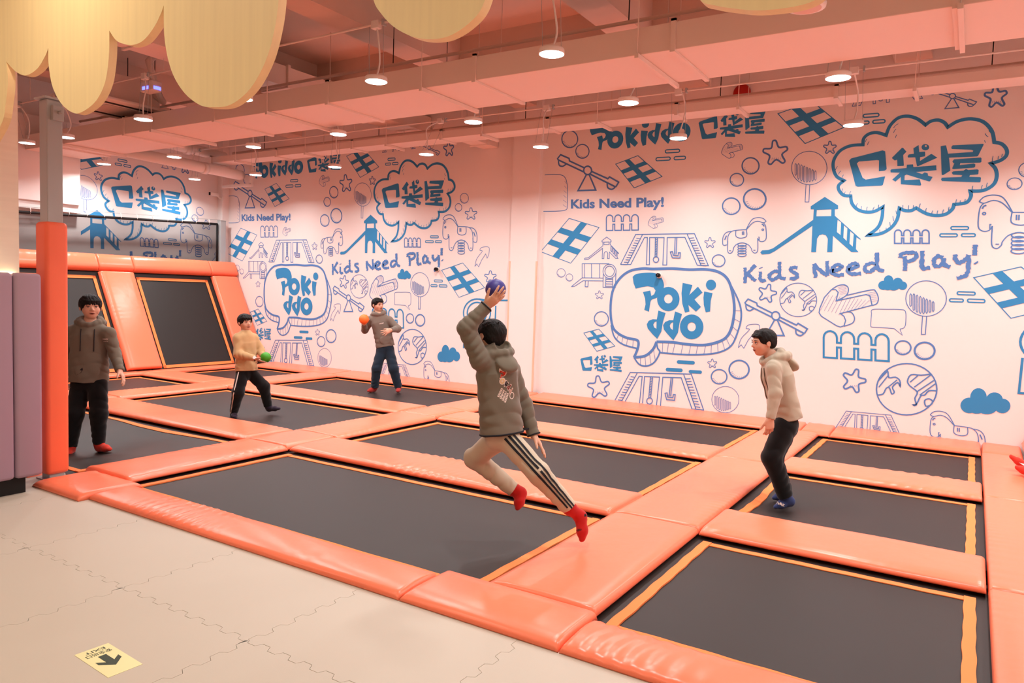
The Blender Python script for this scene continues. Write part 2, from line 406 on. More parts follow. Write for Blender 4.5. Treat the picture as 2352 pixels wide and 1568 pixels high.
for k, (a, b) in enumerate(BY):
    t = thing('wall_trampoline', SLAB[k], 'trampoline', sl((a + b) / 2, 0.0), 'slanted trampolines')
    n = Vector((1, 0, SL)).normalized()
    vs = [sl(a - 0.15, 0.0, -0.01), sl(b + 0.15, 0.0, -0.01), sl(b + 0.15, 1.95, -0.01), sl(a - 0.15, 1.95, -0.01)]
    g = []; nx = 12
    for j in range(nx + 1):
        for i in range(nx + 1):
            g.append(vs[0].lerp(vs[1], i / nx).lerp(vs[3].lerp(vs[2], i / nx), j / nx))
    child(obj('bed', (g, [], [(j * (nx + 1) + i, j * (nx + 1) + i + 1, (j + 1) * (nx + 1) + i + 1, (j + 1) * (nx + 1) + i) for j in range(nx) for i in range(nx)]), MESHBED), t)
    i_, wd = 0.05, 0.055
    def strap(p, q, r, s_):
        bm = bmesh.new(); V = [bm.verts.new(x) for x in (p, q, r, s_)]
        f = bm.faces.new(V); e = bmesh.ops.extrude_face_region(bm, geom=[f]); bmesh.ops.translate(bm, verts=[x for x in e['geom'] if isinstance(x, bmesh.types.BMVert)], vec=n * 0.004)
        bmesh.ops.recalc_face_normals(bm, faces=bm.faces)
        child(obj('outline_strap', bm, TAPE), t)
    zl, zh = 0.062, 1.70
    for (ya, yb, za, zb) in ((a + i_, a + i_ + wd, zl, zh), (b - i_ - wd, b - i_, zl, zh), (a + i_, b - i_, zh - 0.05, zh), (a + i_, b - i_, zl, zl + 0.05)):
        strap(sl(ya, za, 0), sl(yb, za, 0), sl(yb, zb, 0), sl(ya, zb, 0))
    bm = bmesh.new()
    for yy in (a - 0.12, b + 0.12):
        add_tube(bm, [sl(yy, 0.0, -0.06), sl(yy, 2.0, -0.06)], 0.03, 6)
        add_tube(bm, [Vector((-13.50, yy, -0.65)), Vector((-13.50, yy, 2.0))], 0.03, 6)
    add_tube(bm, [sl(a - 0.12, 2.0, -0.06), sl(b + 0.12, 2.0, -0.06)], 0.03, 6)
    child(obj('frame', bm, DARK), t)
slant_pad(9.51, YW - 0.02, 0.06, 1.76, 'wide orange slanted pad at the mural end of the slanted wall', wr=0.2)
slant_pad(7.21, 7.86, 0.06, Z1 - 0.02, 'orange slanted pad between the two visible slanted beds', wr=0.9)
slant_pad(4.92, 5.56, 0.06, Z1 - 0.02, 'orange slanted pad behind the post and the mauve column')
for (a, b, l) in ((3.2, 4.92, 'top orange pad of the slanted wall behind the cream column'), (4.92, 7.21, 'wrinkled top orange pad of the slanted wall just right of the post'), (7.21, 7.86, 'short top orange pad over the slanted divider'),
                  (7.86, 9.50, 'long top orange pad under the black net'), (9.50, YW - 0.02, 'short top orange pad next to the grey net post')):
    slant_pad(a, b, Z1, ZT, l, th=0.13, across=True, wr=1.2 if b == 7.21 else 0.4)
# the other slanted wall, only its corner shows at the right edge
slant_pad(9.45, YW - 0.02, 0.06, 1.9, 'orange slanted corner pad against the mural beyond the red-socked feet', mirror=-12.42 + 0.62, wr=0.3)
for (a, b, l) in ((2.875, 4.93, 'wide flat orange pad at the right end beside the front square bed'), (4.93, 7.35, 'wide flat orange pad at the right end beside the middle square bed'), (7.35, 9.42, 'wide flat orange pad under the seated player')):
    pad_y(0.523, 1.95, a, b, l, slope=(0.03, 0.03), wrinkle=0.3)
for yy in (4.0, 6.2, 8.4):
    t = thing('pad_stand', 'dark steel stand under the wide pads at the right end', 'stand', (1.2, yy, -.65), 'stands under the right end pads'); child(box('top_rail', .6, 1.9, yy - .05, yy + .05, -.08, -.002, DARK), t)
    for xx in (.65, 1.85): child(box('leg', xx - .03, xx + .03, yy - .03, yy + .03, -.65, -.08, DARK), t)
# ---------------------------------------------------------------- the printed mural
# drawings are traced as points in five views of the photograph and laid out flat on the wall (u along it, v up)
VIEW = {'a': (1200, 230, 0.29979), 'b': (1200, 580, 0.29979), 'c': (1700, 200, 0.28067), 'd': (1700, 580, 0.28067),
        'e': (500, 300, 0.31888), 'g': (2000, 180, 0.15304)}
PERIOD = 7.83
def uv(v, p):
    ox, oy, s = VIEW[v]; q = on_y(ox + p[0] * s, oy + p[1] * s, YW)
    return Vector((q.x + (PERIOD if v == 'e' else 0.0), q.z))
def P_(v, pts): return [uv(v, p) for p in pts]
def smooth(pts, closed=False, n=6):
    if len(pts) < 3: return list(pts)
    out = []; m = len(pts)
    rng = range(m if closed else m - 1)
    for i in rng:
        p0 = pts[(i - 1) % m] if closed or i > 0 else pts[i]
        p1 = pts[i]; p2 = pts[(i + 1) % m]
        p3 = pts[(i + 2) % m] if closed or i + 2 < m else p2
        for k in range(n):
            t = k / n
            out.append(0.5 * ((2 * p1) + (p2 - p0) * t + (2 * p0 - 5 * p1 + 4 * p2 - p3) * t * t + (3 * p1 - p0 - 3 * p2 + p3) * t ** 3))
    if not closed: out.append(pts[-1])
    return out
class Dr:                       # one drawing: flat triangles collected in wall coordinates
    def __init__(s): s.v = []; s.f = []; s.l = []; s.n = 0
    def stroke(s, pts, w, closed=False, jag=None):
        w = w * (.74 if w < .036 else .92)
        pts = [p for i, p in enumerate(pts) if i == 0 or (p - pts[i - 1]).length > 1e-4]
        m = len(pts)
        if m < 2: return s
        if closed and (pts[0] - pts[-1]).length < 1e-4: pts = pts[:-1]; m -= 1
        L = []; R = []
        for i, p in enumerate(pts):
            a = pts[i - 1] if (i > 0 or closed) else None; b = pts[(i + 1) % m] if (i < m - 1 or closed) else None
            d1 = (p - a).normalized() if a is not None else (b - p).normalized()
            d2 = (b - p).normalized() if b is not None else d1
            t = d1 + d2
            t = t.normalized() if t.length > 1e-3 else d1
            n = Vector((-t.y, t.x)); k = max(0.45, n.dot(Vector((-d1.y, d1.x))))
            e = w * 0.5 / k
            j1, j2 = (jag.uniform(.7, 1.35), jag.uniform(.7, 1.35)) if jag else (1, 1)
            L.append(p + n * e * j1); R.append(p - n * e * j2)
        base = len(s.v); s.v += L + R; s.l += [s.n] * (2 * m); s.n += 1
        for i in range(m if closed else m - 1):
            j = (i + 1) % m; s.f.append((base + i, base + m + i, base + m + j, base + j))
        return s
    def fill(s, outer, holes=()):
        loops = [[Vector((p.x, p.y, 0)) for p in l] for l in [outer] + list(holes)]
        flat = [p for l in [outer] + list(holes) for p in l]
        base = len(s.v); s.v += flat; s.l += [s.n] * len(flat); s.n += 1
        for t in tessellate_polygon(loops): s.f.append(tuple(base + k for k in t))
        return s
    def map(s, A):               # affine copy
        d = Dr(); d.v = [A(p) for p in s.v]; d.f = list(s.f); d.l = list(s.l); return d
def boxmap(src, dst):            # parallelogram (3 corners: bottom-left, bottom-right, top-left) to another
    o, a, b = src; e1, e2 = a - o, b - o; det = e1.x * e2.y - e1.y * e2.x
    O, A_, B_ = dst; E1, E2 = A_ - O, B_ - O
    def f(p):
        q = p - o; s_ = (q.x * e2.y - q.y * e2.x) / det; t = (e1.x * q.y - e1.y * q.x) / det
        return O + E1 * s_ + E2 * t
    return f
def circ(c, rx, ry, n=28, a0=0, a1=2 * math.pi):
    return [Vector((c.x + rx * math.cos(a0 + (a1 - a0) * k / n), c.y + ry * math.sin(a0 + (a1 - a0) * k / n))) for k in range(n + (0 if abs(a1 - a0 - 2 * math.pi) < 1e-6 else 1))]
def pcirc(v, x, y, rx, ry=None, n=28):
    ry = ry or rx
    return P_(v, [(x + rx * math.cos(2 * math.pi * k / n), y + ry * math.sin(2 * math.pi * k / n)) for k in range(n)])
HEAVY, MED, THIN, FINE = 0.042, 0.032, 0.015, 0.009
DRAW = []                        # (name, drawing, heavy?)
def add(name, d, line=False): DRAW.append((name, d, line)); return d

# --- lettering of the logo
GL = {}
GL['P'] = (smooth(P_('b', [(845, 185), (875, 163), (960, 153), (1025, 160), (1066, 192), (1084, 240), (1080, 278), (1060, 315), (1030, 345), (988, 362), (978, 400), (970, 452)]) , n=4) +
           P_('b', [(934, 438), (944, 395), (940, 350), (923, 302), (980, 290), (988, 332), (1010, 318), (1020, 290), (1005, 267), (960, 257), (915, 264), (868, 276), (852, 235)]), [])
GL['o'] = (pcirc('b', 1118, 355, 86, 93), [pcirc('b', 1118, 354, 32, 35)])
GL['K'] = (P_('b', [(1228, 231), (1303, 248), (1278, 325), (1345, 260), (1380, 305), (1318, 358), (1368, 415), (1330, 452), (1272, 400), (1280, 450), (1246, 459), (1225, 390), (1219, 310)]), [])
GL['i'] = (P_('b', [(1393, 297), (1457, 310), (1443, 370), (1438, 450), (1405, 457), (1390, 400), (1387, 345)]), [])
GL['dot'] = (pcirc('b', 1445, 247, 39, 41), [])
GL['d'] = (P_('b', [(1042, 443), (1097, 462), (1077, 530), (1065, 602), (1033, 660), (995, 622), (960, 580), (953, 548), (968, 522), (1000, 509), (1030, 511), (1036, 478)]),
           [P_('b', [(1028, 524), (1012, 533), (1003, 552), (1010, 572), (1027, 583)])])
GL['d2'] = (P_('b', [(1170, 450), (1223, 470), (1204, 540), (1192, 612), (1157, 671), (1120, 632), (1085, 590), (1078, 556), (1093, 531), (1126, 517), (1156, 518), (1162, 487)]),
            [P_('b', [(1155, 531), (1138, 540), (1129, 560), (1136, 580), (1153, 592)])])
GL['o2'] = (pcirc('b', 1297, 568, 90, 95), [pcirc('b', 1297, 568, 32, 35)])
d = Dr()
for k in GL: d.fill(*GL[k])
add('logo_lettering', d)
def bbox(l): return min(p.x for p in l), max(p.x for p in l), min(p.y for p in l), max(p.y for p in l)
d = Dr()
ROW = [('P', (508, 168, 688, 390)), ('o', (648, 228, 776, 376)), ('K', (784, 195, 896, 372)), ('dot', (915, 158, 972, 215)), ('i', (903, 228, 962, 352)),
       ('d', (955, 172, 1066, 346)), ('d2', (1056, 162, 1166, 340)), ('o2', (1148, 166, 1292, 322))]
for k, (x0, y0, x1, y1) in ROW:
    c0, c1 = uv('a', (x0, y1)), uv('a', (x1, y0)); a0, a1, b0, b1 = bbox(GL[k][0])
    fm = lambda p: Vector((c0.x + (p.x - a0) / (a1 - a0) * (c1.x - c0.x), c0.y + (p.y - b0) / (b1 - b0) * (c1.y - c0.y)))
    d.fill([fm(p) for p in GL[k][0]], [[fm(p) for p in h] for h in GL[k][1]])
add('logo_lettering', d)
# --- the three characters
HZ = Dr()
HZ.fill(P_('c', [(892, 602), (910, 583), (1165, 518), (1187, 525), (1199, 670), (1185, 683), (1135, 689), (1137, 600), (1122, 597), (972, 609), (955, 625), (1003, 742), (1028, 757), (1187, 730), (1168, 800), (1155, 806), (962, 815), (945, 808)]))
HZ.fill(P_('g', [(470, 1040), (485, 1042), (537, 1100), (487, 1150), (497, 1305), (490, 1312), (400, 1316), (398, 1220), (360, 1232), (322, 1200), (320, 1190)]))
HZ.fill(P_('g', [(640, 1050), (718, 1000), (730, 1105), (815, 1098), (818, 1150), (810, 1170), (740, 1182), (738, 1240), (910, 1132), (1000, 1190), (705, 1320), (692, 1310), (668, 1185), (560, 1188), (553, 1170), (570, 1142), (650, 1130)]))
HZ.fill(pcirc('g', 820, 1033, 57, 48, 20), [pcirc('g', 828, 1015, 18, 17, 12)])
HZ.fill(P_('c', [(1230, 680), (1240, 672), (1362, 662), (1365, 635), (1415, 632), (1418, 655), (1605, 640), (1607, 680), (1440, 695), (1490, 712), (1510, 698), (1535, 705), (1538, 725), (1575, 735), (1555, 770), (1545, 772), (1362, 715), (1346, 724), (1345, 762), (1470, 755), (1482, 800), (1475, 805), (1315, 795), (1315, 735), (1270, 773), (1245, 757), (1308, 700), (1232, 698)]))
HZ.fill(P_('g', [(1050, 1020), (1060, 1015), (1130, 1005), (1160, 1130), (1530, 1105), (1540, 1085), (1510, 1072), (1215, 1060), (1210, 1030), (1230, 1005), (1690, 982), (1695, 995), (1610, 1165), (1590, 1172), (1175, 1190), (1195, 1385), (1085, 1452), (1065, 1445)]))
HZ.fill(P_('g', [(1225, 1245), (1250, 1215), (1650, 1188), (1663, 1200), (1660, 1255), (1640, 1265), (1345, 1272), (1335, 1302), (1550, 1278), (1570, 1290), (1565, 1330), (1545, 1340), (1240, 1362), (1222, 1350), (1255, 1275), (1240, 1272)]))
HZ.fill(P_('g', [(1215, 1415), (1240, 1395), (1390, 1385), (1430, 1360), (1465, 1375), (1600, 1365), (1620, 1375), (1615, 1435), (1600, 1442), (1490, 1450), (1478, 1478), (1640, 1482), (1655, 1490), (1645, 1555), (1630, 1560), (1070, 1540), (1055, 1520), (1065, 1490), (1360, 1480), (1375, 1450), (1235, 1445)]))
add('shop_name_lettering', HZ)
SRC = (uv('c', (892, 822)), uv('c', (1995, 800)), uv('c', (892, 520)))
add('shop_name_lettering', HZ.map(boxmap(SRC, (uv('a', (1350, 305)), uv('a', (1866, 268)), uv('a', (1350, 128))))))
add('shop_name_lettering', HZ.map(boxmap(SRC, (uv('b', (444, 905)), uv('b', (768, 922)), uv('b', (444, 785))))))
# --- thought cloud
CL = [[(1045, 1213), (1125, 1150), (1160, 1070), (1168, 980)], [(1168, 980), (1100, 1016), (1030, 1022), (960, 1000), (915, 950), (905, 890)], [(905, 890), (850, 885), (812, 848), (806, 805), (850, 765)],
      [(850, 765), (790, 730), (762, 660), (770, 590), (820, 520), (905, 480), (1005, 472)], [(1005, 472), (1012, 420), (1055, 383), (1120, 372), (1195, 395)], [(1195, 395), (1225, 320), (1290, 255), (1370, 238), (1450, 260), (1518, 310)],
      [(1518, 310), (1560, 280), (1620, 270), (1670, 290), (1700, 328)], [(1700, 328), (1780, 280), (1885, 260), (1990, 285), (2060, 360), (2080, 452)], [(2080, 452), (2140, 465), (2180, 510), (2178, 560), (2130, 600), (2052, 625)],
      [(2052, 625), (2090, 670), (2100, 735), (2070, 800), (1990, 845), (1883, 850)], [(1883, 850), (1888, 895), (1850, 945), (1750, 960)], [(1750, 960), (1735, 1000), (1680, 1040), (1600, 1050), (1520, 1033), (1440, 988)],
      [(1440, 988), (1400, 1010), (1350, 1010), (1303, 990)], [(1303, 990), (1285, 1080), (1235, 1150), (1150, 1198), (1045, 1213)]]
d = Dr(); path = []
for seg in CL: path += smooth(P_('c', seg), n=6)[:-1]
d.stroke(path, HEAVY, True)
for (x, y, dx, dy) in ((1255, 335, 40, -35), (1255, 375, 22, -32), (1272, 415, 10, -26), (1025, 450, 15, -28), (1042, 475, 14, -30), (2005, 380, 25, 28), (2035, 355, 28, 25), (2000, 435, 8, 20), (780, 680, 18, -32), (805, 715, 20, -30), (833, 745, 14, -28),
                     (832, 860, 8, -30), (855, 880, 6, -25), (895, 880, 12, -28), (950, 985, 10, -35), (990, 1005, 4, -32), (1035, 1015, 6, -35), (1085, 1012, 12, -32), (1130, 990, 6, -28), (1330, 1000, 2, -35), (1375, 1002, 6, -35), (1415, 995, 5, -30),
                     (1465, 985, 10, -32), (1515, 1030, 10, -40), (1565, 1045, 12, -35), (1610, 1048, 8, -38), (1655, 1035, 12, -35), (1705, 1015, 5, -36), (1765, 955, 6, -36), (1800, 955, 3, -28), (1840, 945, 3, -30), (1900, 840, 6, -32), (1975, 838, 8, -36), (2015, 818, 10, -35), (2062, 615, 8, -50), (2110, 590, 5, -25), (2140, 575, 6, -28), (1275, 1010, 6, 30), (1250, 1055, 8, 40), (1225, 1105, 4, 32), (1195, 1150, 2, 25), (1143, 1165, 2, 30)):
    d.stroke(P_('c', [(x, y), (x + dx * 0.4, y + dy * 0.6), (x + dx, y + dy)]), FINE)
add('thought_cloud', d)
# --- speech bubble
d = Dr()
d.stroke(smooth(P_('b', [(1028, 682), (1150, 686), (1250, 700), (1380, 708), (1480, 690), (1560, 650), (1605, 565), (1624, 430), (1608, 300), (1570, 200), (1500, 147), (1400, 128), (1280, 130), (1150, 122), (1000, 125), (920, 122), (820, 142), (740, 205), (690, 300), (675, 440), (690, 560), (730, 615), (800, 652), (875, 668), (890, 695), (880, 745), (855, 802)]), n=4), HEAVY)
d.stroke(smooth(P_('b', [(855, 802), (940, 790), (1000, 740), (1028, 682)]), n=5), HEAVY)
d.stroke(smooth(P_('b', [(680, 555), (705, 645), (770, 702), (885, 735)]), n=5), MED)
d.stroke(smooth(P_('b', [(1028, 682), (1036, 730), (1052, 765), (1010, 840), (950, 868), (895, 855), (855, 802)]), n=5), MED)
d.stroke(smooth(P_('b', [(1052, 765), (1200, 778), (1350, 781), (1500, 765), (1600, 712), (1652, 600), (1677, 490), (1662, 385), (1600, 255), (1560, 190)]), n=5), MED)
for x0, y0, x1, y1 in ((735, 630, 720, 670), (770, 645, 760, 695), (805, 655, 798, 712), (850, 665, 845, 725), (1075, 690, 1072, 765), (1120, 690, 1108, 770), (1170, 692, 1150, 775), (1230, 700, 1215, 778), (1290, 706, 1275, 780), (1345, 708, 1330, 780), (1405, 706, 1390, 778),
                     (1450, 700, 1445, 772), (1495, 690, 1500, 765), (1530, 672, 1550, 742), (1560, 650, 1590, 715), (1585, 610, 1625, 655), (1605, 560, 1648, 600), (1612, 500, 1668, 530), (1618, 440, 1672, 445), (905, 800, 905, 855), (940, 792, 945, 866), (975, 775, 985, 850), (1005, 740, 1018, 820)):
    d.stroke(P_('b', [(x0, y0), (x1, y1)]), FINE)
add('speech_bubble', d, True)
# --- seesaw
def seesaw(w):
    d = Dr(); T = lambda q: P_('a', q)
    d.stroke(T([(275, 460), (270, 447), (293, 418), (358, 446), (362, 466), (478, 520)]), w); d.stroke(T([(275, 458), (475, 552)]), w)
    d.stroke(pcirc('a', 500, 538, 30, 32), w, True); d.stroke(T([(528, 545), (655, 602), (668, 588), (738, 628), (715, 665)]), w); d.stroke(T([(522, 568), (715, 665)]), w)
    d.stroke(smooth(T([(276, 466), (283, 498), (308, 507), (338, 488)])), w); d.stroke(smooth(T([(650, 637), (655, 670), (685, 683), (712, 666)])), w)
    d.stroke(T([(490, 572), (426, 693), (562, 688), (512, 570)]), w); return d
sw = seesaw(MED); add('seesaw_drawing', sw, True)
S3 = (uv('a', (270, 693)), uv('a', (740, 693)), uv('a', (270, 418)))
add('seesaw_drawing', sw.map(boxmap(S3, (uv('d', (40, 668)), uv('d', (553, 692)), uv('d', (40, 378))))), True)
add('seesaw_drawing', sw.map(boxmap(S3, (uv('g', (872, 470)), uv('g', (1590, 430)), uv('g', (872, 140))))), True)
# --- floor-mat grids
def grid(v, q):
    A, B, C, D = P_(v, q); d = Dr()
    f = lambda s, t: (A * (1 - s) + B * s) * (1 - t) + (D * (1 - s) + C * s) * t
    d.stroke([A, B, C, D], 0.014, True)
    d.fill([f(.40, 0), f(.61, 0), f(.61, 1), f(.40, 1)])
    for t0, t1 in ((.27, .41), (.62, .76)):
        for s0, s1 in ((0, .40), (.61, 1)): d.fill([f(s0, t0), f(s1, t0), f(s1, t1), f(s0, t1)])
    return d
add('mat_grid_drawing', grid('a', [(715, 490), (885, 425), (1070, 585), (857, 672)]))
add('mat_grid_drawing', grid('a', [(358, 905), (587, 975), (370, 1248), (140, 1160)]))
add('mat_grid_drawing', grid('b', [(470, 615), (585, 585), (708, 715), (570, 755)]))
add('mat_grid_drawing', grid('c', [(310, 218), (590, 118), (850, 330), (532, 462)]))
add('mat_grid_drawing', grid('e', [(1613, 1005), (1765, 952), (1923, 1130), (1738, 1200)]))
# --- dashes
def dash(v, x, y, w_, h, fill=False, sl_=0.0):
    r = h / 2; pts = [(x - w_ / 2 + r + r * math.cos(a), y + r * math.sin(a)) for a in [math.pi / 2 + math.pi * k / 8 for k in range(9)]]
    pts += [(x + w_ / 2 - r + r * math.cos(a), y + r * math.sin(a)) for a in [-math.pi / 2 + math.pi * k / 8 for k in range(9)]]
    pts = [(px, py + (px - x) * sl_) for px, py in pts]
    d = Dr(); return d.fill(P_(v, pts)) if fill else d.stroke(P_(v, pts), 0.02, True)
for v, l, fl, s_ in (('a', [(1150, 390, 110, 24), (1078, 450, 110, 24), (1206, 443, 88, 24)], False, -.06), ('c', [(1072, 232, 128, 26), (1136, 282, 100, 26), (1010, 292, 90, 24)], False, -.07),
                 ('c', [(1797, 1153, 144, 24), (1706, 1212, 142, 24), (1868, 1211, 112, 24)], False, 0), ('d', [(1850, 333, 146, 24), (1770, 390, 112, 24), (1932, 394, 142, 26)], False, .03),
                 ('b', [(1252, 840, 138, 28), (1163, 898, 130, 28), (1325, 913, 102, 26)], True, .05)):
    for q in l: add('dash_drawing', dash(v, *q, fill=fl, sl_=s_))
# --- balls
def ball(v, x, y, rx, ry, w):
    d = Dr(); d.stroke(pcirc(v, x, y, rx, ry), w, True)
    for k in range(9):
        a = 0.9 + k * 0.24; r0 = 0.97; r1 = 0.76
        d.stroke(P_(v, [(x + rx * r0 * math.cos(a), y + ry * r0 * math.sin(a)), (x + rx * (r1 * math.cos(a) + .10), y + ry * r1 * math.sin(a))]), 0.006)
    return d
for q in (('a', 363, 298, 61, 65, .024), ('a', 460, 392, 51, 53, .022), ('a', 1748, 503, 65, 62, .024), ('a', 1643, 610, 52, 49, .02), ('a', 1780, 758, 85, 78, .03), ('a', 1600, 812, 67, 63, .024), ('a', 1503, 1230, 49, 46, .02), ('b', 297, 155, 32, 33, .011), ('b', 360, 190, 26, 28, .011),
          ('b', 605, 507, 54, 55, .022), ('b', 1507, 950, 60, 55, .024), ('b', 1660, 895, 76, 70, .03), ('d', 1332, 777, 65, 56, .024), ('d', 1510, 803, 82, 69, .03), ('e', 1777, 487, 30, 36, .014), ('e', 1735, 553, 24, 28, .014)):
    add('ball_drawing', ball(*q), True)
# --- stars
def star(v, x, y, R, rot, w):
    pts = []
    for k in range(5):
        a = rot + 2 * math.pi * k / 5
        for da, r in ((-.16, .93), (0, 1.0), (.16, .93)): pts.append((x + R * r * math.sin(a + da), y - R * r * math.cos(a + da)))
        pts.append((x + R * .52 * math.sin(a + math.pi / 5), y - R * .52 * math.cos(a + math.pi / 5)))
    d = Dr(); d.stroke(smooth(P_(v, pts), True, 4), w, True)
    for k in range(5):
        d.stroke(P_(v, [(x - R * .3 + k * R * .16, y + R * .52), (x - R * .26 + k * R * .16, y + R * .36)]), 0.006)
    return d
for q in (('a', 1940, 405, 97, -.1, .03), ('a', 1437, 1093, 41, 0, .014), ('b', 590, 325, 33, 0, .011), ('b', 1455, 850, 36, .0, .012), ('b', 585, 1030, 86, -.1, .03), ('c', 735, 497, 53, 0, .017), ('d', 222, 333, 76, .25, .023), ('d', 930, 1048, 98, .3, .028), ('g', 1880, 275, 172, -.1, .028),
          ('e', 1825, 600, 44, 0, .018), ('e', 1965, 1052, 43, .0, .02)):
    add('star_drawing', star(*q), True)
# --- picket fences
def fence(v, x0, y0, x1, y1, w, sl_=0.0):
    n = 4; pw = (x1 - x0) / (n + (n - 1) * .30); gp = pw * .30; H = y1 - y0; up = []; dn = []
    for k in range(n):
        a = x0 + k * (pw + gp); b = a + pw; r = pw / 2
        up += [(a, y0 + (H * .60 if k else H))] * (1 if k == 0 else 0)
        up += [(a, y0 + H * .42 if k else y0 + H)] if k else []
        up += [(a + r - r * math.cos(t), y0 + r - r * math.sin(t)) for t in [math.pi * i / 8 for i in range(9)]]
        up += [(b, y0 + H * .42)] if k < n - 1 else [(b, y1)]
        dn += ([(a, y0 + H * .60)] if k else []) + [(a, y1), (b, y1)] + ([(b, y0 + H * .60)] if k < n - 1 else [])
    pts = up + dn[::-1][1:-1]
    pts = [(px, py + (px - x0) * sl_) for px, py in pts]
    return Dr().stroke(P_(v, pts), w, True)
add('fence_drawing', fence('a', 643, 880, 888, 998, .022, -.015), True); add('fence_drawing', fence('c', 1264, 1168, 1546, 1278, .022), True); add('fence_drawing', fence('d', 684, 638, 1216, 856, .034, .06))
# --- tower with slide
TW = [(578, 975), (693, 898), (802, 968), (802, 998), (775, 1000), (775, 1052), (985, 1240), (988, 1250), (952, 1228), (948, 1325), (970, 1350), (912, 1350), (760, 1215), (755, 1350), (712, 1350), (718, 1240), (702, 1212), (675, 1203), (648, 1212), (630, 1240), (622, 1350), (582, 1350), (592, 1135), (280, 1345), (240, 1365), (178, 1369), (165, 1352), (180, 1335), (230, 1332), (270, 1318), (598, 1085), (603, 1000), (578, 1000)]
TH = [[(628, 1005), (747, 1000), (745, 1055), (625, 1057)], [(798, 1085), (827, 1105), (822, 1210), (792, 1185)], [(850, 1130), (878, 1155), (872, 1258), (845, 1232)], [(902, 1178), (930, 1202), (922, 1305), (895, 1280)]]
add('slide_tower_drawing', Dr().fill(P_('c', TW), [P_('c', h) for h in TH]))
d = Dr()
for l in [TW] + TH: d.stroke(P_('c', l), 0.03, True)
add('slide_tower_drawing', d.map(boxmap((uv('c', (165, 1369)), uv('c', (988, 1369)), uv('c', (165, 898))), (uv('a', (475, 1222)), uv('a', (738, 1218)), uv('a', (475, 1046))))), True)
for (n_, dd, l_) in DRAW[-1:]: pass
# --- swing sets
def swing(w):
    d = Dr(); T = lambda q: P_('a', q)
    d.stroke(T([(752, 1258), (868, 1028), (1318, 1022), (1425, 1267), (1340, 1264), (1245, 1050), (1110, 1052), (1106, 1262), (1076, 1262), (1086, 1052), (975, 1052), (973, 1260), (950, 1260), (958, 1052), (935, 1052), (830, 1258), (752, 1258)]), w)
    d.stroke(T([(920, 1030), (805, 1256)]), w); d.stroke(T([(1262, 1026), (1368, 1262)]), w)
    for k in range(6):
        t = .08 + k * .16; a = (868 + (752 - 868) * t + 14, 1028 + 230 * t + 10); b = (920 - 115 * t - 8, 1030 + 226 * t + 12)
        d.stroke(T([a, b]), w * .8); d.stroke(T([(a[0] - 8, a[1] + 18), (b[0] - 8, b[1] + 18)]), w * .8)
        a = (1318 + 107 * t - 12, 1022 + 245 * t + 12); b = (1262 + 106 * t + 8, 1026 + 236 * t + 12)
        d.stroke(T([a, b]), w * .8); d.stroke(T([(a[0] + 8, a[1] + 18), (b[0] + 8, b[1] + 18)]), w * .8)
    d.stroke(T([(1020, 1052), (1017, 1196)]), w); d.stroke(T([(1036, 1052), (1031, 1196)]), w); d.stroke(pcirc('a', 1024, 1220, 21, 22, 16), w, True)
    for k in range(7): d.stroke(T([(1019, 1072 + k * 18), (1033, 1062 + k * 18)]), w * .7)
    d.stroke(T([(1184, 1052), (1178, 1180)]), w); d.stroke(T([(1172, 1052), (1166, 1180)]), w)
    d.stroke(T([(1134, 1162), (1150, 1206), (1208, 1208), (1211, 1168), (1196, 1168), (1194, 1190), (1158, 1188), (1150, 1158)]), w, True); return d
sg = swing(.018); add('swing_drawing', sg, True)
S4 = (uv('a', (752, 1258)), uv('a', (1425, 1267)), uv('a', (868, 1028)))
add('swing_drawing', sg.map(boxmap(S4, (uv('b', (690, 1165)), uv('b', (1388, 1205)), uv('b', (826, 917))))), True)
add('swing_drawing', sg.map(boxmap(S4, (uv('d', (770, 1452)), uv('d', (1318, 1510)), uv('d', (868, 1296))))), True)
add('swing_drawing', sg.map(boxmap(S4, (uv('g', (-280, 420)), uv('g', (778, 300)), uv('g', (-110, 60))))), True)
# --- play house with tunnel
d = Dr(); T = lambda q: P_('a', q); w_ = .014
d.stroke(T([(375, 1428), (458, 1360), (458, 1252), (665, 1252)]), w_); d.stroke(T([(458, 1360), (620, 1362)]), w_); d.stroke(T([(375, 1428), (402, 1424), (466, 1382), (620, 1384)]), w_)
for x in (476, 530, 592): d.stroke(T([(x, 1254), (x, 1360)]), w_)
d.stroke(pcirc('a', 668, 1310, 50, 54), w_, True); d.stroke(pcirc('a', 668, 1310, 36, 40), w_, True)
d.stroke(T([(620, 1332), (618, 1432), (712, 1436), (717, 1322)]), w_); d.stroke(T([(640, 1355), (638, 1433)]), w_); d.stroke(T([(692, 1355), (690, 1434)]), w_)
for k in range(4): d.stroke(T([(640, 1370 + k * 18), (691, 1371 + k * 18)]), w_)
d.stroke(T([(483, 1384), (481, 1428), (502, 1428), (504, 1384)]), w_); add('playhouse_drawing', d, True)
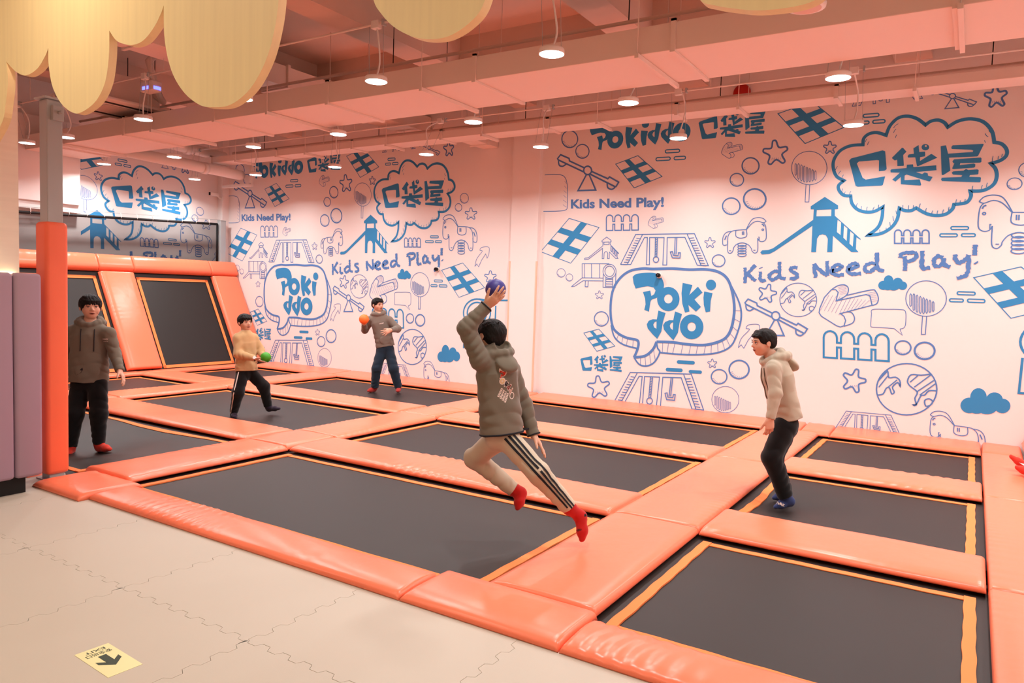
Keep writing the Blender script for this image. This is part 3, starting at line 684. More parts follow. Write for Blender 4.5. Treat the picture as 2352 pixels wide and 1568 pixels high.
# --- rackets
def racket(v, x, y, rx, ry, handle, w):
    d = Dr(); d.stroke(pcirc(v, x, y, rx, ry, 36), w, True)
    for k in range(8):
        bx = x + rx * (-.76 + .158 * k); t0 = y - ry * .20 + (k > 1) * (k - 1) * ry * .072; t1 = y + ry * (.42, .68, .79, .86, .88, .85, .80, .74)[k] * .9; r = rx * .042
        d.stroke(P_(v, [(bx - r, t0), (bx, t0 - r * 1.5), (bx + r, t0), (bx + r, t1), (bx, t1 + r * 1.5), (bx - r, t1)]), w * .85, True)
    if handle: d.stroke(P_(v, handle), w)
    return d
add('racket_drawing', racket('c', 566, 662, 145, 137, [(540, 796), (532, 940), (563, 940), (571, 798)], .011), True)
add('racket_drawing', racket('d', 1522, 375, 166, 145, [(1493, 516), (1483, 668), (1516, 668), (1527, 518)], .013), True)
add('racket_drawing', racket('b', 1555, 1125, 104, 101, [(1545, 1222), (1540, 1300), (1562, 1300), (1568, 1222)], .010), True)
# --- globe
def globe(w):
    d = Dr(); T = lambda q: P_('d', q)
    d.stroke(pcirc('d', 1363, 1117, 247, 210, 40), w, True)
    d.stroke(smooth(T([(1125, 1165), (1170, 1155), (1195, 1110), (1222, 1105), (1240, 1155), (1262, 1140), (1247, 1100), (1290, 1062), (1310, 1095), (1306, 1045), (1270, 1018), (1218, 1022), (1205, 965), (1155, 1008)]), n=3), w)
    d.stroke(smooth(T([(1562, 992), (1480, 1002), (1400, 998), (1370, 1050), (1390, 1090), (1450, 1140), (1430, 1190), (1440, 1238), (1414, 1244), (1440, 1246), (1478, 1172), (1510, 1165), (1545, 1130), (1602, 1130)]), n=3), w)
    d.stroke(smooth(T([(1510, 1210), (1545, 1195), (1575, 1215), (1560, 1245), (1520, 1255)]), True, 3), w, True)
    for q in ((1130, 1050, 1200, 975), (1135, 1100, 1215, 1000), (1390, 1060, 1455, 1005), (1425, 1100, 1560, 1000), (1450, 1135, 1585, 1045), (1470, 1165, 1600, 1070), (1205, 1105, 1285, 1040)): d.stroke(T([(q[0], q[1]), (q[2], q[3])]), w * .85)
    return d
gl = globe(.022); add('globe_drawing', gl, True)
add('globe_drawing', globe(.020).map(boxmap((uv('d', (1116, 1327)), uv('d', (1610, 1327)), uv('d', (1116, 907))), (uv('d', (325, 523)), uv('d', (627, 523)), uv('d', (325, 247))))), True)
# --- block arrows
def arrow(w, hatch=True):
    d = Dr(); T = lambda q: P_('d', q)
    d.stroke(T([(748, 302), (782, 302), (803, 325), (785, 395), (1030, 342), (1062, 352), (1080, 430), (820, 498), (850, 520), (864, 555), (850, 598), (820, 608), (790, 598), (665, 520), (646, 490), (652, 455), (690, 365)]), w, True)
    d.stroke(smooth(T([(748, 302), (800, 270), (858, 264), (886, 295), (868, 350), (785, 395)])), w)
    d.stroke(smooth(T([(868, 350), (1070, 305), (1110, 318), (1131, 370), (1120, 415), (1080, 432)])), w)
    d.stroke(smooth(T([(870, 484), (912, 490), (936, 532), (920, 575), (850, 602)])), w)
    if hatch:
        for k in range(12):
            x = 700 + k * 30; d.stroke(T([(x - 42, 470 + k * 6 if k < 5 else 510 - (k - 5) * 9), (x + 28, 345 + k * 4)]), .005)
        for k in range(6): d.stroke(T([(800 + k * 4, 285 + k * 12), (872, 268 + k * 12)]), .005); d.stroke(T([(1040 + k * 6, 330 + k * 14), (1105 + k * 4, 322 + k * 14)]), .005)
    return d
ar = arrow(.018); add('arrow_drawing', ar, True)
S5 = (uv('d', (645, 610)), uv('d', (1131, 610)), uv('d', (645, 262)))
a2 = arrow(.020); add('arrow_drawing', a2.map(boxmap(S5, (uv('a', (1525, 447)), uv('a', (1687, 447)), uv('a', (1525, 320))))), True); add('arrow_drawing', a2.map(boxmap(S5, (uv('a', (962, 983)), uv('a', (1083, 983)), uv('a', (962, 886))))), True)
d = Dr(); d.stroke(smooth(P_('d', [(1075, 500), (1085, 465), (1200, 463), (1310, 465), (1352, 480), (1356, 560), (1345, 610), (1308, 625)])), .011); d.stroke(P_('d', [(1308, 625), (1328, 676), (1260, 620)]), .011); d.stroke(smooth(P_('d', [(1260, 620), (1150, 612), (1080, 608), (1070, 590), (1075, 500)])), .011); add('small_bubble_drawing', d, True)
d = Dr(); d.stroke(smooth(P_('e', [(812, 1368), (822, 1320), (850, 1275), (838, 1268), (848, 1250), (884, 1250), (884, 1290), (875, 1318)])), .011); d.stroke(P_('e', [(875, 1318), (868, 1290), (846, 1330), (832, 1370), (822, 1352), (812, 1368)]), .011); add('curved_arrow_drawing', d, True)
add('curved_arrow_drawing', d.map(boxmap((uv('e', (810, 1370)), uv('e', (885, 1370)), uv('e', (810, 1248))), (uv('e', (1850, 980)), uv('e', (1955, 980)), uv('e', (1850, 838))))), True)
# --- spring horses
def horse(w):
    d = Dr(); T = lambda q: P_('e', q); S_ = lambda q: smooth(P_('e', q), n=4)
    d.stroke(S_([(1622, 636), (1640, 613), (1672, 606), (1702, 622), (1732, 690)]), w); d.stroke(S_([(1622, 636), (1638, 645), (1668, 632), (1698, 645), (1730, 690)]), w)
    d.stroke(S_([(1638, 645), (1625, 672), (1622, 756), (1638, 780), (1658, 776), (1668, 755)]), w); d.stroke(T([(1660, 770), (1660, 748), (1665, 748)]), w)
    d.stroke(S_([(1668, 755), (1668, 845), (1684, 864), (1699, 848), (1702, 832), (1720, 802), (1750, 788), (1782, 795), (1802, 820), (1808, 848), (1822, 865), (1838, 850), (1838, 770)]), w)
    d.stroke(S_([(1730, 690), (1790, 692), (1818, 702), (1836, 735), (1840, 800)]), w); d.stroke(S_([(1730, 692), (1729, 738), (1760, 752), (1789, 738), (1790, 692)]), w)
    d.stroke(S_([(1810, 698), (1846, 706), (1866, 742), (1866, 800), (1843, 800)]), w); d.stroke(pcirc('e', 1640, 695, 5, 6, 12), w, True); d.stroke(S_([(1633, 672), (1638, 660), (1646, 655)]), w * 1.4)
    for y in (700, 715): d.stroke(T([(1745 + (y > 705) * 8, 702), (1745 + (y > 705) * 8, 728)]), w * 1.2)
    d.stroke(T([(1680, 843), (1692, 843)]), w); d.stroke(T([(1818, 845), (1830, 845)]), w); d.stroke(T([(1845, 730), (1856, 762)]), w * 1.4)
    for k in range(5): d.stroke(pcirc('e', 1755, 800 + k * 19, 24, 13, 18), w, True)
    return d
hs = horse(.017); add('spring_horse_drawing', hs, True)
S6 = (uv('e', (1622, 890)), uv('e', (1866, 890)), uv('e', (1622, 606)))
add('spring_horse_drawing', horse(.019).map(boxmap(S6, (uv('a', (1868, 1198)), uv('a', (1537, 1198)), uv('a', (1868, 896))))), True)
add('spring_horse_drawing', hs.map(boxmap(S6, (uv('d', (1555, 1640)), uv('d', (2000, 1690)), uv('d', (1555, 1288))))), True)
# --- filled clouds
def puff(v, x0, y0, x1, y1):
    d = Dr(); W_, H_ = x1 - x0, y1 - y0
    for cx, cy, rx, ry in ((.18, .66, .18, .30), (.36, .34, .165, .34), (.68, .46, .17, .30), (.84, .68, .16, .28), (.33, .70, .2, .28), (.53, .70, .22, .30)):
        d.fill(pcirc(v, x0 + cx * W_, y0 + cy * H_, rx * W_, ry * H_, 22))
    return d
add('cloud_drawing', puff('d', 1130, 185, 1367, 310)); add('cloud_drawing', puff('d', 1803, 1108, 2212, 1322))
# --- tunnel rings, rounded corner at the seam
d = Dr(); d.stroke(pcirc('e', 1868, 1312, 97, 100, 36), .035, True); d.stroke(pcirc('e', 1868, 1312, 70, 76, 32), .035, True)
d.stroke(P_('e', [(1880, 1212), (1960, 1222), (2113, 1222)]), .035); d.stroke(P_('e', [(2004, 1260), (1998, 1395)]), .035); d.stroke(P_('e', [(1945, 1440), (2106, 1447)]), .035); d.stroke(P_('e', [(1945, 1474), (2106, 1481)]), .035)
d.stroke(P_('e', [(1780, 1390), (1772, 1560), (1980, 1570)]), .035); add('tunnel_drawing', d)
d = Dr(); d.stroke(smooth(P_('a', [(150, 574), (280, 570), (330, 598), (346, 680), (344, 800), (318, 845), (140, 852)])), .014)
for k in range(6): d.stroke(P_('a', [(325 - k * 3, 620 + k * 36), (338, 640 + k * 36)]), .006)
add('rounded_frame_drawing', d, True)
# --- lettering: bold line and chalk line
def text_draw(body, bold=0.0, shear=0.0):
    cu = bpy.data.curves.new('lettering', 'FONT'); cu.body = body; cu.size = 1.0; cu.offset = bold; cu.shear = shear; cu.resolution_u = 4
    o = bpy.data.objects.new('lettering', cu); COL.objects.link(o); bpy.context.view_layer.update()
    me = o.evaluated_get(bpy.context.evaluated_depsgraph_get()).to_mesh()
    d = Dr(); d.v = [Vector((v.co.x, v.co.y)) for v in me.vertices]; d.f = [tuple(p.vertices) for p in me.polygons]; d.l = [0] * len(d.v)
    bpy.data.objects.remove(o); bpy.data.curves.remove(cu); return d
def fit(d, dst):
    a0, a1, b0, b1 = bbox(d.v); return d.map(boxmap((Vector((a0, b0)), Vector((a1, b0)), Vector((a0, b1))), dst))
add('bold_slogan', fit(text_draw('Kids Need Play!', 0.034), (uv('a', (372, 852)), uv('a', (1084, 840)), uv('a', (372, 760)))), True)
CH = [[(40, 122), (44, 180), (38, 250)], [(126, 102), (80, 150), (46, 182)], [(60, 175), (95, 205), (128, 232)], [(168, 122), (170, 128)], [(166, 155), (166, 215), (185, 232), (210, 222)],
      [(322, 75), (324, 140), (326, 200), (372, 216)], [(322, 160), (285, 152), (248, 175), (240, 205), (262, 222), (300, 205), (324, 180)], [(470, 125), (430, 120), (412, 140), (440, 162), (468, 180), (455, 210), (405, 212)],
      [(618, 205), (612, 150), (605, 92)], [(605, 92), (660, 150), (715, 188)], [(715, 188), (714, 120), (710, 68)], [(752, 150), (800, 140), (830, 115), (800, 98), (760, 120), (750, 160), (790, 185), (850, 180)], [(885, 140), (930, 128), (965, 102), (930, 88), (895, 108), (882, 150), (920, 175), (990, 168)],
      [(1118, 0), (1120, 70), (1128, 130), (1178, 152)], [(1112, 92), (1070, 85), (1025, 110), (1022, 145), (1060, 158), (1100, 130), (1122, 100)],
      [(1350, 148), (1352, 90), (1345, 30)], [(1312, 42), (1325, 8), (1400, -2), (1445, 12), (1430, 48), (1365, 75)], [(1490, -15), (1488, 60), (1492, 125), (1555, 122)], [(1660, 42), (1620, 30), (1588, 60), (1590, 105), (1630, 110), (1665, 70)], [(1668, 45), (1670, 95), (1718, 118)],
      [(1758, 15), (1765, 60), (1800, 82), (1850, 50), (1868, 18)], [(1870, 20), (1872, 100), (1850, 180), (1775, 212)], [(1925, -65), (1922, -20), (1918, 22)], [(1928, 78), (1936, 88)]]
d = Dr(); rnd = random.Random(3)
for st in CH:
    pts = smooth(P_('d', st), n=6)
    d.stroke(pts, .048, jag=rnd)
add('chalk_slogan', d, True)

LIMIT = {'wall_back_near': (-5.86, 1.42), 'wall_back_far': (-5.86 , 1.42), 'wall_left': (-2.0, 0.84)}
def clip_mesh(verts, faces, layer, lo, hi, zlo):
    bm = bmesh.new(); V = [bm.verts.new((p.x, p.y, l * 0.00015)) for p, l in zip(verts, layer)]
    for f in faces:
        try: bm.faces.new([V[k] for k in f])
        except ValueError: pass
    for co, no in (((lo, 0, 0), (-1, 0, 0)), ((hi, 0, 0), (1, 0, 0)), ((0, zlo, 0), (0, -1, 0))):
        bmesh.ops.bisect_plane(bm, geom=bm.verts[:] + bm.edges[:] + bm.faces[:], plane_co=co, plane_no=no, clear_outer=True)
    if not bm.faces: bm.free(); return None
    vs = [v.co.copy() for v in bm.verts]; bm.verts.index_update(); fs = [[v.index for v in f.verts] for f in bm.faces]; bm.free(); return vs, fs
def lay(panel, fn, lo, hi, zlo, parent, zhi=99):
    for name, d, ln in DRAW:
        b = bbox(d.v)
        if b[1] < lo or b[0] > hi: continue
        r = clip_mesh(d.v, d.f, d.l, lo, hi, zlo)
        if not r: continue
        vs, fs = r
        P = [fn(v.x, v.y, v.z) for v in vs]
        o = obj(name, (P, [], fs), PRINTL if ln else PRINT, parent)
        me = o.data
lay('near', lambda u, v, k: (u, YW - 0.003 - k, v), -5.86, 1.42, 0.04, wall_back)
lay('far', lambda u, v, k: (u - PERIOD, YW - 0.003 - k, v), -5.80, PERIOD - 6.42, 0.04, wall_back)
lay('end', lambda u, v, k: (XLW + 0.003 + k, u + 9.16, v - 0.085), -2.0, 0.84, 1.7, wall_left)
# ---------------------------------------------------------------- lamps
LZ = 3.645
def pendant_mesh():
    h = bmesh.new(); add_lathe(h, [(0.075, 0.052), (0.104, 0.046), (0.108, 0.038), (0.108, 0.002), (0.103, 0.0), (0.098, 0.006)][::-1], 28)
    bmesh.ops.recalc_face_normals(h, faces=h.faces)
    g = bmesh.new(); add_lathe(g, [(0.100, 0.008), (0.105, 0.0), (0.08, -0.004), (0.02, -0.006)], 28); bmesh.ops.recalc_face_normals(g, faces=g.faces)
    return h, g
ld = bpy.data.lights.new('lamp_light', 'AREA'); ld.shape = 'DISK'; ld.size = 0.19; ld.energy = LAMP_POWER; ld.color = LAMP_COL; ld.spread = math.radians(150)
LP = [[(1960, 288), (1558, 318), (1242, 338), (979, 355), (769, 384), (587, 402), (447, 412)],
      [(1925, 180), (1443, 237), (1087, 281), (777, 309), (582, 338), (400, 361), (239, 377)],
      [(1267, 125), (864, 188), (557, 228), (329, 275), (152, 316), (62, 329)]]
ROWL = ['lit white disc pendant hanging by the mural wall in front of the slim duct', 'lit white disc pendant hanging just behind the wide duct', 'lit white disc pendant hanging in front of the wide duct']
LAMPA = ['lit white disc pendant in front of the big thought cloud drawing', 'lit white disc pendant in front of the near top logo lettering', 'lit white disc pendant in front of the white wall pillar', 'lit white disc pendant before the far panel right of its thought cloud',
         'lit white disc pendant before the far shop name lettering', 'lit white disc pendant before the far top logo lettering', 'lit white disc pendant closest to the corner of the two mural walls']
ORD = ['first', 'second', 'third', 'fourth', 'fifth', 'sixth', 'seventh']
base_l = None
def lamp(x, y, z, label, group, rnd, top=4.2, ry=None):
    global base_l
    if base_l is None:
        t = thing('pendant_lamp', label, 'lamp', (x, y, z), group)
        h, g = pendant_mesh(); obj('housing', h, LAMPW, t); obj('diffuser', g, GLOW, t)
        lo = bpy.data.objects.new('light', ld); COL.objects.link(lo); lo.parent = t; lo.location = (0, 0, -0.010)
        base_l = t
    else:
        t = base_l.copy(); COL.objects.link(t); t.location = (x, y, z); t['label'] = label; t['group'] = group
        for ch in base_l.children:
            if ch.name.startswith('cord') or ch.name.startswith('wire'): continue
            c = ch.copy(); COL.objects.link(c); c.parent = t
    H = top - z; dy = 0 if ry is None else ry - y
    a = rnd.uniform(-.05, .05); b = rnd.uniform(-.04, .04)
    o = obj('cord', tube_bm([(0, 0, .045), (a * .4 + .03, b, .045 + H * .25), (a + .03, -b, .045 + H * .6), (a, dy, H)], 0.009), LAMPW); o.parent = t
    for s_ in (-1, 1):
        o = obj('wire', tube_bm([(s_ * .09, 0, .04), (s_ * .09, dy, H)], 0.0022, 5), STEEL); o.parent = t
    return t
def tube_bm(pts, r, n=7):
    bm = bmesh.new()
    P = [Vector(p) for p in pts]
    if len(P) > 3:
        Q = []
        for i in range(len(P) - 1):
            p0 = P[max(i - 1, 0)]; p1 = P[i]; p2 = P[i + 1]; p3 = P[min(i + 2, len(P) - 1)]
            for k in range(5):
                t = k / 5; Q.append(0.5 * ((2 * p1) + (p2 - p0) * t + (2 * p0 - 5 * p1 + 4 * p2 - p3) * t * t + (3 * p1 - p0 - 3 * p2 + p3) * t ** 3))
        P = Q + [P[-1]]
    add_tube(bm, P, r, n); bmesh.ops.recalc_face_normals(bm, faces=bm.faces); return bm
rl = random.Random(11)
for k, row in enumerate(LP):
    for j, (px, py) in enumerate(row):
        lab = LAMPA[j] if k == 0 else '%s disc pendant from the end wall, hanging %s the wide duct' % (ORD[len(row) - 1 - j], ['', 'just behind', 'in front of'][k])
        q = on_z(px, py, LZ); lamp(q.x, q.y, LZ, lab, 'disc pendants, row %s' % ['at the mural', 'behind the wide duct', 'before the wide duct'][k], rl, ry=(8.97, 7.19, 5.44)[k])
for k, yy in enumerate((8.97, 7.19, 5.44)):
    for x in (0.75, 2.5): lamp(x, yy, LZ, ['lit white disc pendant over the right slanted wall by the mural', 'lit white disc pendant over the right slanted wall', 'lit white disc pendant over the right front corner'][k], 'disc pendants at the right end', rl)
for x in (-7.0, -2.2, -0.2): lamp(x, 3.6 if x > -5 else 2.6, LZ + (0 if x > -5 else .5), 'lit white disc pendant above the floor edge of the court', 'disc pendants above the floor edge', rl, 4.6)
q = on_z(1852, 20, LZ)
t = thing('ceiling_speaker', 'unlit round white disc hanging above the central walkway', 'speaker', q)
lathe('rim', [(0.10, 0), (0.125, 0.005), (0.13, 0.03), (0.10, 0.06)], LAMPW, t); lathe('face', [(0.098, -0.002), (0.09, 0.006)], mat('speaker_face', 'E6C8BC', 0.6), t)
tube('rod', [(0, 0, 0.05), (0, 0, 1.35)], 0.006, STEEL, t)

# ---------------------------------------------------------------- ducts, conduits, beams, pipes
def duct(name, label, x0, x1, y0, y1, z0, z1, step, rods=True, off=0.0, bars=None):
    t = thing(name, label, 'duct', ((x0 + x1) / 2, (y0 + y1) / 2, z0))
    child(box('casing', x0, x1, y0, y1, z0, z1, DUCTM, bev=0.006), t)
    x = x0 + off; k = 0
    while x < x1 - 0.1:
        bm = bmesh.new(); d = 0.022
        add_box(bm, x - .022, x + .022, y0 - d, y1 + d, z0 - d, z0 - .001); add_box(bm, x - .022, x + .022, y0 - d, y0 - .001, z0 - .001, z1 + d); add_box(bm, x - .022, x + .022, y1 + .001, y1 + d, z0 - .001, z1 + d); add_box(bm, x - .022, x + .022, y0 - d, y1 + d, z1 + .001, z1 + d)
        child(obj('flange', bm, DUCTM), t)
        x += step
    for xr in (bars or [x0 + off + step * (k + .42) for k in range(int((x1 - x0 - off) / step))]):
        bm = bmesh.new(); add_box(bm, xr - .018, xr + .018, y0 - .06, y1 + .06, z0 - .042, z0 - .003); child(obj('hanger_bar', bm, DUCTM), t)
        for yy in (y0 - .045, y1 + .045): child(tube('hanger_rod', [(xr, yy, z0 - .03), (xr, yy, ZC)], 0.005, DUCTM, n=6), t)
    return t
duct('wide_duct', 'wide rectangular painted air duct crossing the hall above the trampolines', -13.5, XRW - .02, 6.12, 7.05, 3.745, 3.98, 2.07, off=0.84, bars=[-12.26 + 2.41 * k for k in range(7)])
duct('slim_duct', 'slim rectangular painted duct running along the mural wall', XLW + .6, XRW - .02, 9.20, 9.55, 4.0, 4.115, 1.9, off=0.3)
t = thing('branch_duct', 'short square duct stub joining the slim duct above the mural', 'duct', (-6.9, 9.85, 4.03)); child(box('casing', -7.05, -6.75, 9.56, YW - .01, 4.0, 4.10, DUCTM, bev=.004), t); child(box('flange', -7.08, -6.72, 9.80, 9.84, 3.98, 4.12, DUCTM), t)
t = thing('cross_duct', 'square painted duct running towards the mural above the wide duct', 'duct', (-8.4, 6, 4.35)); child(box('casing', -8.65, -8.15, 1.0, YW - .02, 4.35, 4.62, DUCTM, bev=.005), t)
for yy in (3, 5, 7, 9): child(box('flange', -8.68, -8.12, yy - .02, yy + .02, 4.33, 4.64, DUCTM), t)
for k, (yy, zz) in enumerate(((8.97, 4.21), (7.19, 4.21), (5.44, 4.19))):
    t = thing('conduit', ['thin white conduit above the pendants at the mural', 'thin white conduit above the pendants behind the wide duct', 'thin white conduit above the pendants before the wide duct'][k], 'conduit', (-5, yy, zz))
    child(tube('pipe', [(-12.95, yy, zz), (XRW - .3, yy, zz)], 0.011, DUCTM), t)
    for (px, py) in LP[k]:
        q = on_z(px, py, LZ); child(box('junction_box', q.x - .045, q.x + .045, yy - .03, yy + .03, zz - .045, zz + .03, LAMPW, bev=.004), t)
        child(box('clamp', q.x + .09, q.x + .11, yy - .025, yy + .025, zz - .03, zz + .03, STEEL), t)
        child(tube('hanger_rod', [(q.x + .4, yy, zz), (q.x + .4, yy, ZC)], 0.004, DUCTM, n=5), t)
n_ = 3
for x in (-11.6, -8.9, -6.2, -3.5, -0.8, 1.9):
    struct(box('trim_%d' % n_, x - .2, x + .2, YF, YW, ZC - .42, ZC, CEILM), 'concrete ceiling beam running towards the mural wall'); n_ += 1
for yy in (4.6, 8.2):
    struct(box('trim_%d' % n_, XLW, XRW, yy - .17, yy + .17, ZC - .5, ZC, CEILM), 'concrete ceiling beam parallel to the mural wall'); n_ += 1
for k, (yy, zz, r) in enumerate(((7.75, 4.28, .028), (6.72, 4.28, .02), (3.9, 4.28, .02), (9.75, 4.28, .03))):
    t = thing('sprinkler_pipe', ['thin ceiling pipe behind the wide duct', 'thin ceiling pipe above the wide duct', 'thin ceiling pipe above the floor edge', 'ceiling pipe close to the mural wall'][k], 'pipe', (-5, yy, zz))
    child(tube('pipe', [(-12.95, yy, zz), (XRW - .1, yy, zz)], r, CEILM), t)
    for x in range(-12, 3, 3): child(tube('hanger_rod', [(x, yy, zz), (x, yy, ZC)], 0.006, DARK, n=5), t)
for k, (x, z, r, y0) in enumerate(((-12.75, 3.84, .10, 7.15), (-13.3, 4.25, .10, 7.9))):
    t = thing('round_pipe', ['thick white round pipe hanging below the slim duct near the corner', 'thick white round pipe just above the other in the corner'][k], 'pipe', (x, 8, z))
    child(tube('pipe', [(x, y0, z + .06), (x, 9.72, z), (x - .02, 9.80, z)], r, LAMPW, n=18), t); child(tube('coupling', [(x, 8.9, z + .01), (x, 9.0, z + .01)], r + .012, LAMPW, n=18), t)
t = thing('pipe_bracket', 'white square-tube bracket holding the round pipes in the corner', 'bracket', (-12.9, 9.85, 3.6))
for a in ((-12.55, -12.49, 9.83, 9.89, 3.66, 4.6), (-13.4, -12.49, 9.83, 9.89, 3.62, 3.68), (-12.55, -12.49, 9.89, YW - .002, 4.3, 4.36)): child(box('bar', *a, LAMPW, bev=.004), t)
# air conditioner cassette
t = thing('air_conditioner', 'white square ceiling air conditioner with dark slots above the padded post', 'air conditioner', (-10.75, 5.87, 4.1))
child(box('body', -11.15, -10.35, 5.45, 6.3, 4.14, 4.52, DUCTM, bev=.01), t); child(box('panel', -11.32, -10.18, 5.28, 6.46, 4.10, 4.14, LAMPW, bev=.01), t)
child(box('grille', -11.0, -10.5, 5.6, 6.15, 4.09, 4.10, mat('ac_grille', 'C9BCB2', .6), bev=.003), t)
for a in ((-10.42, -10.36, 5.50, 6.24), (-11.14, -11.08, 5.50, 6.24)): child(box('slot', a[0], a[1], a[2], a[3], 4.092, 4.10, DARK), t)
for a in ((-10.98, -10.52, 5.38, 5.44), (-10.98, -10.52, 6.30, 6.36)): child(box('slot', a[0], a[1], a[2], a[3], 4.092, 4.10, DARK), t)
for a in ((-11.1, 5.5), (-10.4, 5.5), (-11.1, 6.25), (-10.4, 6.25)): child(tube('hanger_rod', [(a[0], a[1], 4.5), (a[0], a[1], ZC)], .006, DARK, n=5), t)
child(tube('hose', [(-10.5, 6.2, 4.45), (-10.2, 6.25, 4.25), (-10.1, 6.1, 4.35), (-10.15, 6.0, 4.75), (-10.1, 6.2, ZC)], .05, DUCTM, n=10), t)
t.location.y += 0.22
q = on_z(347, 212, 4.18)
t = thing('wifi_box', 'small white box with a glowing blue light beside the air conditioner', 'device', (q.x, q.y, 4.18))
box('case', -.14, .14, -.08, .08, 0, .14, LAMPW, t, bev=.02); box('indicator', -.07, .07, -.084, -.078, .02, .06, mat('blue_led', '3A46FF', .4, emit='4A50FF', estr=6), t)
box('indicator', .138, .144, -.05, .05, .02, .06, mat('blue_led', '3A46FF'), t); tube('rod', [(0, 0, .14), (0, 0, ZC - 4.18)], .008, DUCTM, t)
t = thing('bulkhead', 'white boxed bulkhead on the end wall above the net', 'bulkhead', (-13.65, 4.9, 2.95)); child(box('panel', XLW + .005, -13.55, 3.0, 7.03, 2.93, 4.35, WHITE, bev=.01), t); child(box('ledge', XLW + .005, -13.6, 3.0, 7.10, 2.80, 2.93, WHITE), t)
# fire bell, spotlights, security camera
q = on_y(1703, 212, YW - .06)
t = thing('fire_bell', 'round red fire alarm bell on the wall above the slim duct', 'alarm', (q.x, YW, q.z))
o = lathe('gong', [(0.115, 0), (0.115, .03), (.10, .05), (.05, .062), (.01, .066)], mat('bell_red', 'B81F16', .35), t); o.rotation_euler = (math.pi / 2, 0, 0); o.location = (0, -.02, 0)
o = lathe('base', [(0.07, 0), (0.07, .022)], DARK, t); o.rotation_euler = (math.pi / 2, 0, 0)
for k, (px, py) in enumerate(((1512, 632), (1002, 618))):
    q = on_y(px, py, YW - .05)
    t = thing('wall_sensor', ['small black lens sensor on the speech bubble of the panel nearer the red bell', 'small black lens sensor on the mural behind the man with orange ball'][k], 'sensor', (q.x, YW - .003, q.z))
    for nm, pr, m_ in (('base', [(.042, 0), (.042, .012), (.03, .02)], LAMPW), ('barrel', [(.027, .018), (.03, .03), (.03, .075), (.025, .08), (.022, .07)], DARK)):
        o = lathe(nm, pr, m_, t, 18); o.rotation_euler = (math.pi / 2, 0, 0); o.location = (0, -.002, 0)
    o = lathe('lens', [(.02, 0), (.012, .006), (.004, .008)], mat('lens_glass', '2A2A38', .08, .8), t, 16); o.rotation_euler = (math.pi / 2, 0, 0); o.location = (0, -.072, 0)
q = on_y(526, 455, YW - .3)
t = thing('security_camera', 'small white bullet security camera with black face on the corner box', 'camera', (-13.63, YW - .17, 3.50))
bm = bmesh.new(); add_box(bm, -.035, .035, -.30, -.10, -.035, .035, .012); obj('body', bm, LAMPW, t); box('face', -.03, .03, -.306, -.30, -.03, .03, DARK, t, bev=.004); tube('arm', [(0, -.12, -.02), (0, -.05, -.07), (0, 0, -.07)], .014, LAMPW, t); box('mount', -.05, .05, -.02, 0.0, -.12, -.02, LAMPW, t, bev=.005)
for c in t.children: c.location.y += 0.005

# ---------------------------------------------------------------- net above the slanted wall
NX = -13.52
nz = lambda y: 2.715 + (y - 6.15) * 0.044
NETM = mat('black_net', '23211F', .9, .1, alpha=.52)
t = thing('safety_net', 'black safety net stretched above the slanted trampolines', 'net', (NX, 6.6, 2.06))
ys = [3.2 + (9.80 - 3.2) * k / 12 for k in range(13)]
bm = bmesh.new()
lo = [bm.verts.new((NX, y, 2.08)) for y in ys]; hi = [bm.verts.new((NX - .006 * math.sin(y), y, nz(y))) for y in ys]
for k in range(12): bm.faces.new((lo[k], lo[k + 1], hi[k + 1], hi[k]))
child(obj('mesh', bm, NETM), t)
bm = bmesh.new(); add_tube(bm, [(NX, y, nz(y)) for y in ys], .024, 8); add_tube(bm, [(NX, 9.80, 2.06), (NX, 9.80, nz(9.8))], .022, 8); add_tube(bm, [(NX, y, 2.075) for y in (3.2, 9.8)], .012, 8); child(obj('border', bm, DARK), t)
child(tube('cable', [(NX, 3.2, nz(3.2) + .09), (NX, 9.86, nz(9.86) + .09)], .004, STEEL, n=5), t)
y = 3.4
while y < 9.8:
    bm = bmesh.new(); add_tube(bm, [(NX + .012, y, nz(y) - .02), (NX + .022, y + .006, nz(y) + .03), (NX, y, nz(y) + .095)], .007, 5); child(obj('hook', bm, LAMPW), t); y += .31
t = thing('net_post', 'grey square steel post at the mural end of the net', 'post', (NX, 9.90, 2.06)); child(box('tube', NX - .06, NX + .06, 9.845, 9.965, 2.06, 2.95, STEEL, bev=.006), t); child(box('cap', NX - .065, NX + .065, 9.84, 9.97, 2.95, 2.96, STEEL), t)

# ---------------------------------------------------------------- post, mauve column, hanging wooden fascia
PX, PY = -6.27, 3.03
t = thing('padded_post', 'grey steel post with a tall orange foam sleeve at the court corner', 'post', (PX, PY, 0))
bm = bmesh.new(); add_box(bm, -.06, .06, -.06, .06, -.02, 3.02, .008); obj('steel_tube', bm, STEEL, t)
bm = bmesh.new(); add_box(bm, -.088, .088, -.088, .088, .045, 2.07, .034, 4); obj('foam_sleeve', bm, mat('orange_sleeve', 'FF7853', .42, .4, bump=.03, bscale=12), t, smooth=True)
box('foot_plate', -.09, .09, -.09, .09, -.0, .01, STEEL, t); box('top_plate', -.085, .085, -.085, .085, 3.02, 3.035, STEEL, t)
box('bracket', .061, .10, -.03, .05, 2.86, 2.97, STEEL, t); tube('bolt', [(.10, .01, 2.92), (.16, .01, 2.92)], .012, STEEL, t)
t = thing('column', 'cream wood-grain column with mauve padding around its lower half', 'column', (-6.6, 2.3, 0))
child(box('shaft', -7.2, -6.03, 1.3, 2.685, 0.0, ZC - .02, CREAM), t)
child(box('plinth', -7.25, -6.0, 1.25, 2.70, 0.0, .125, DARK), t)
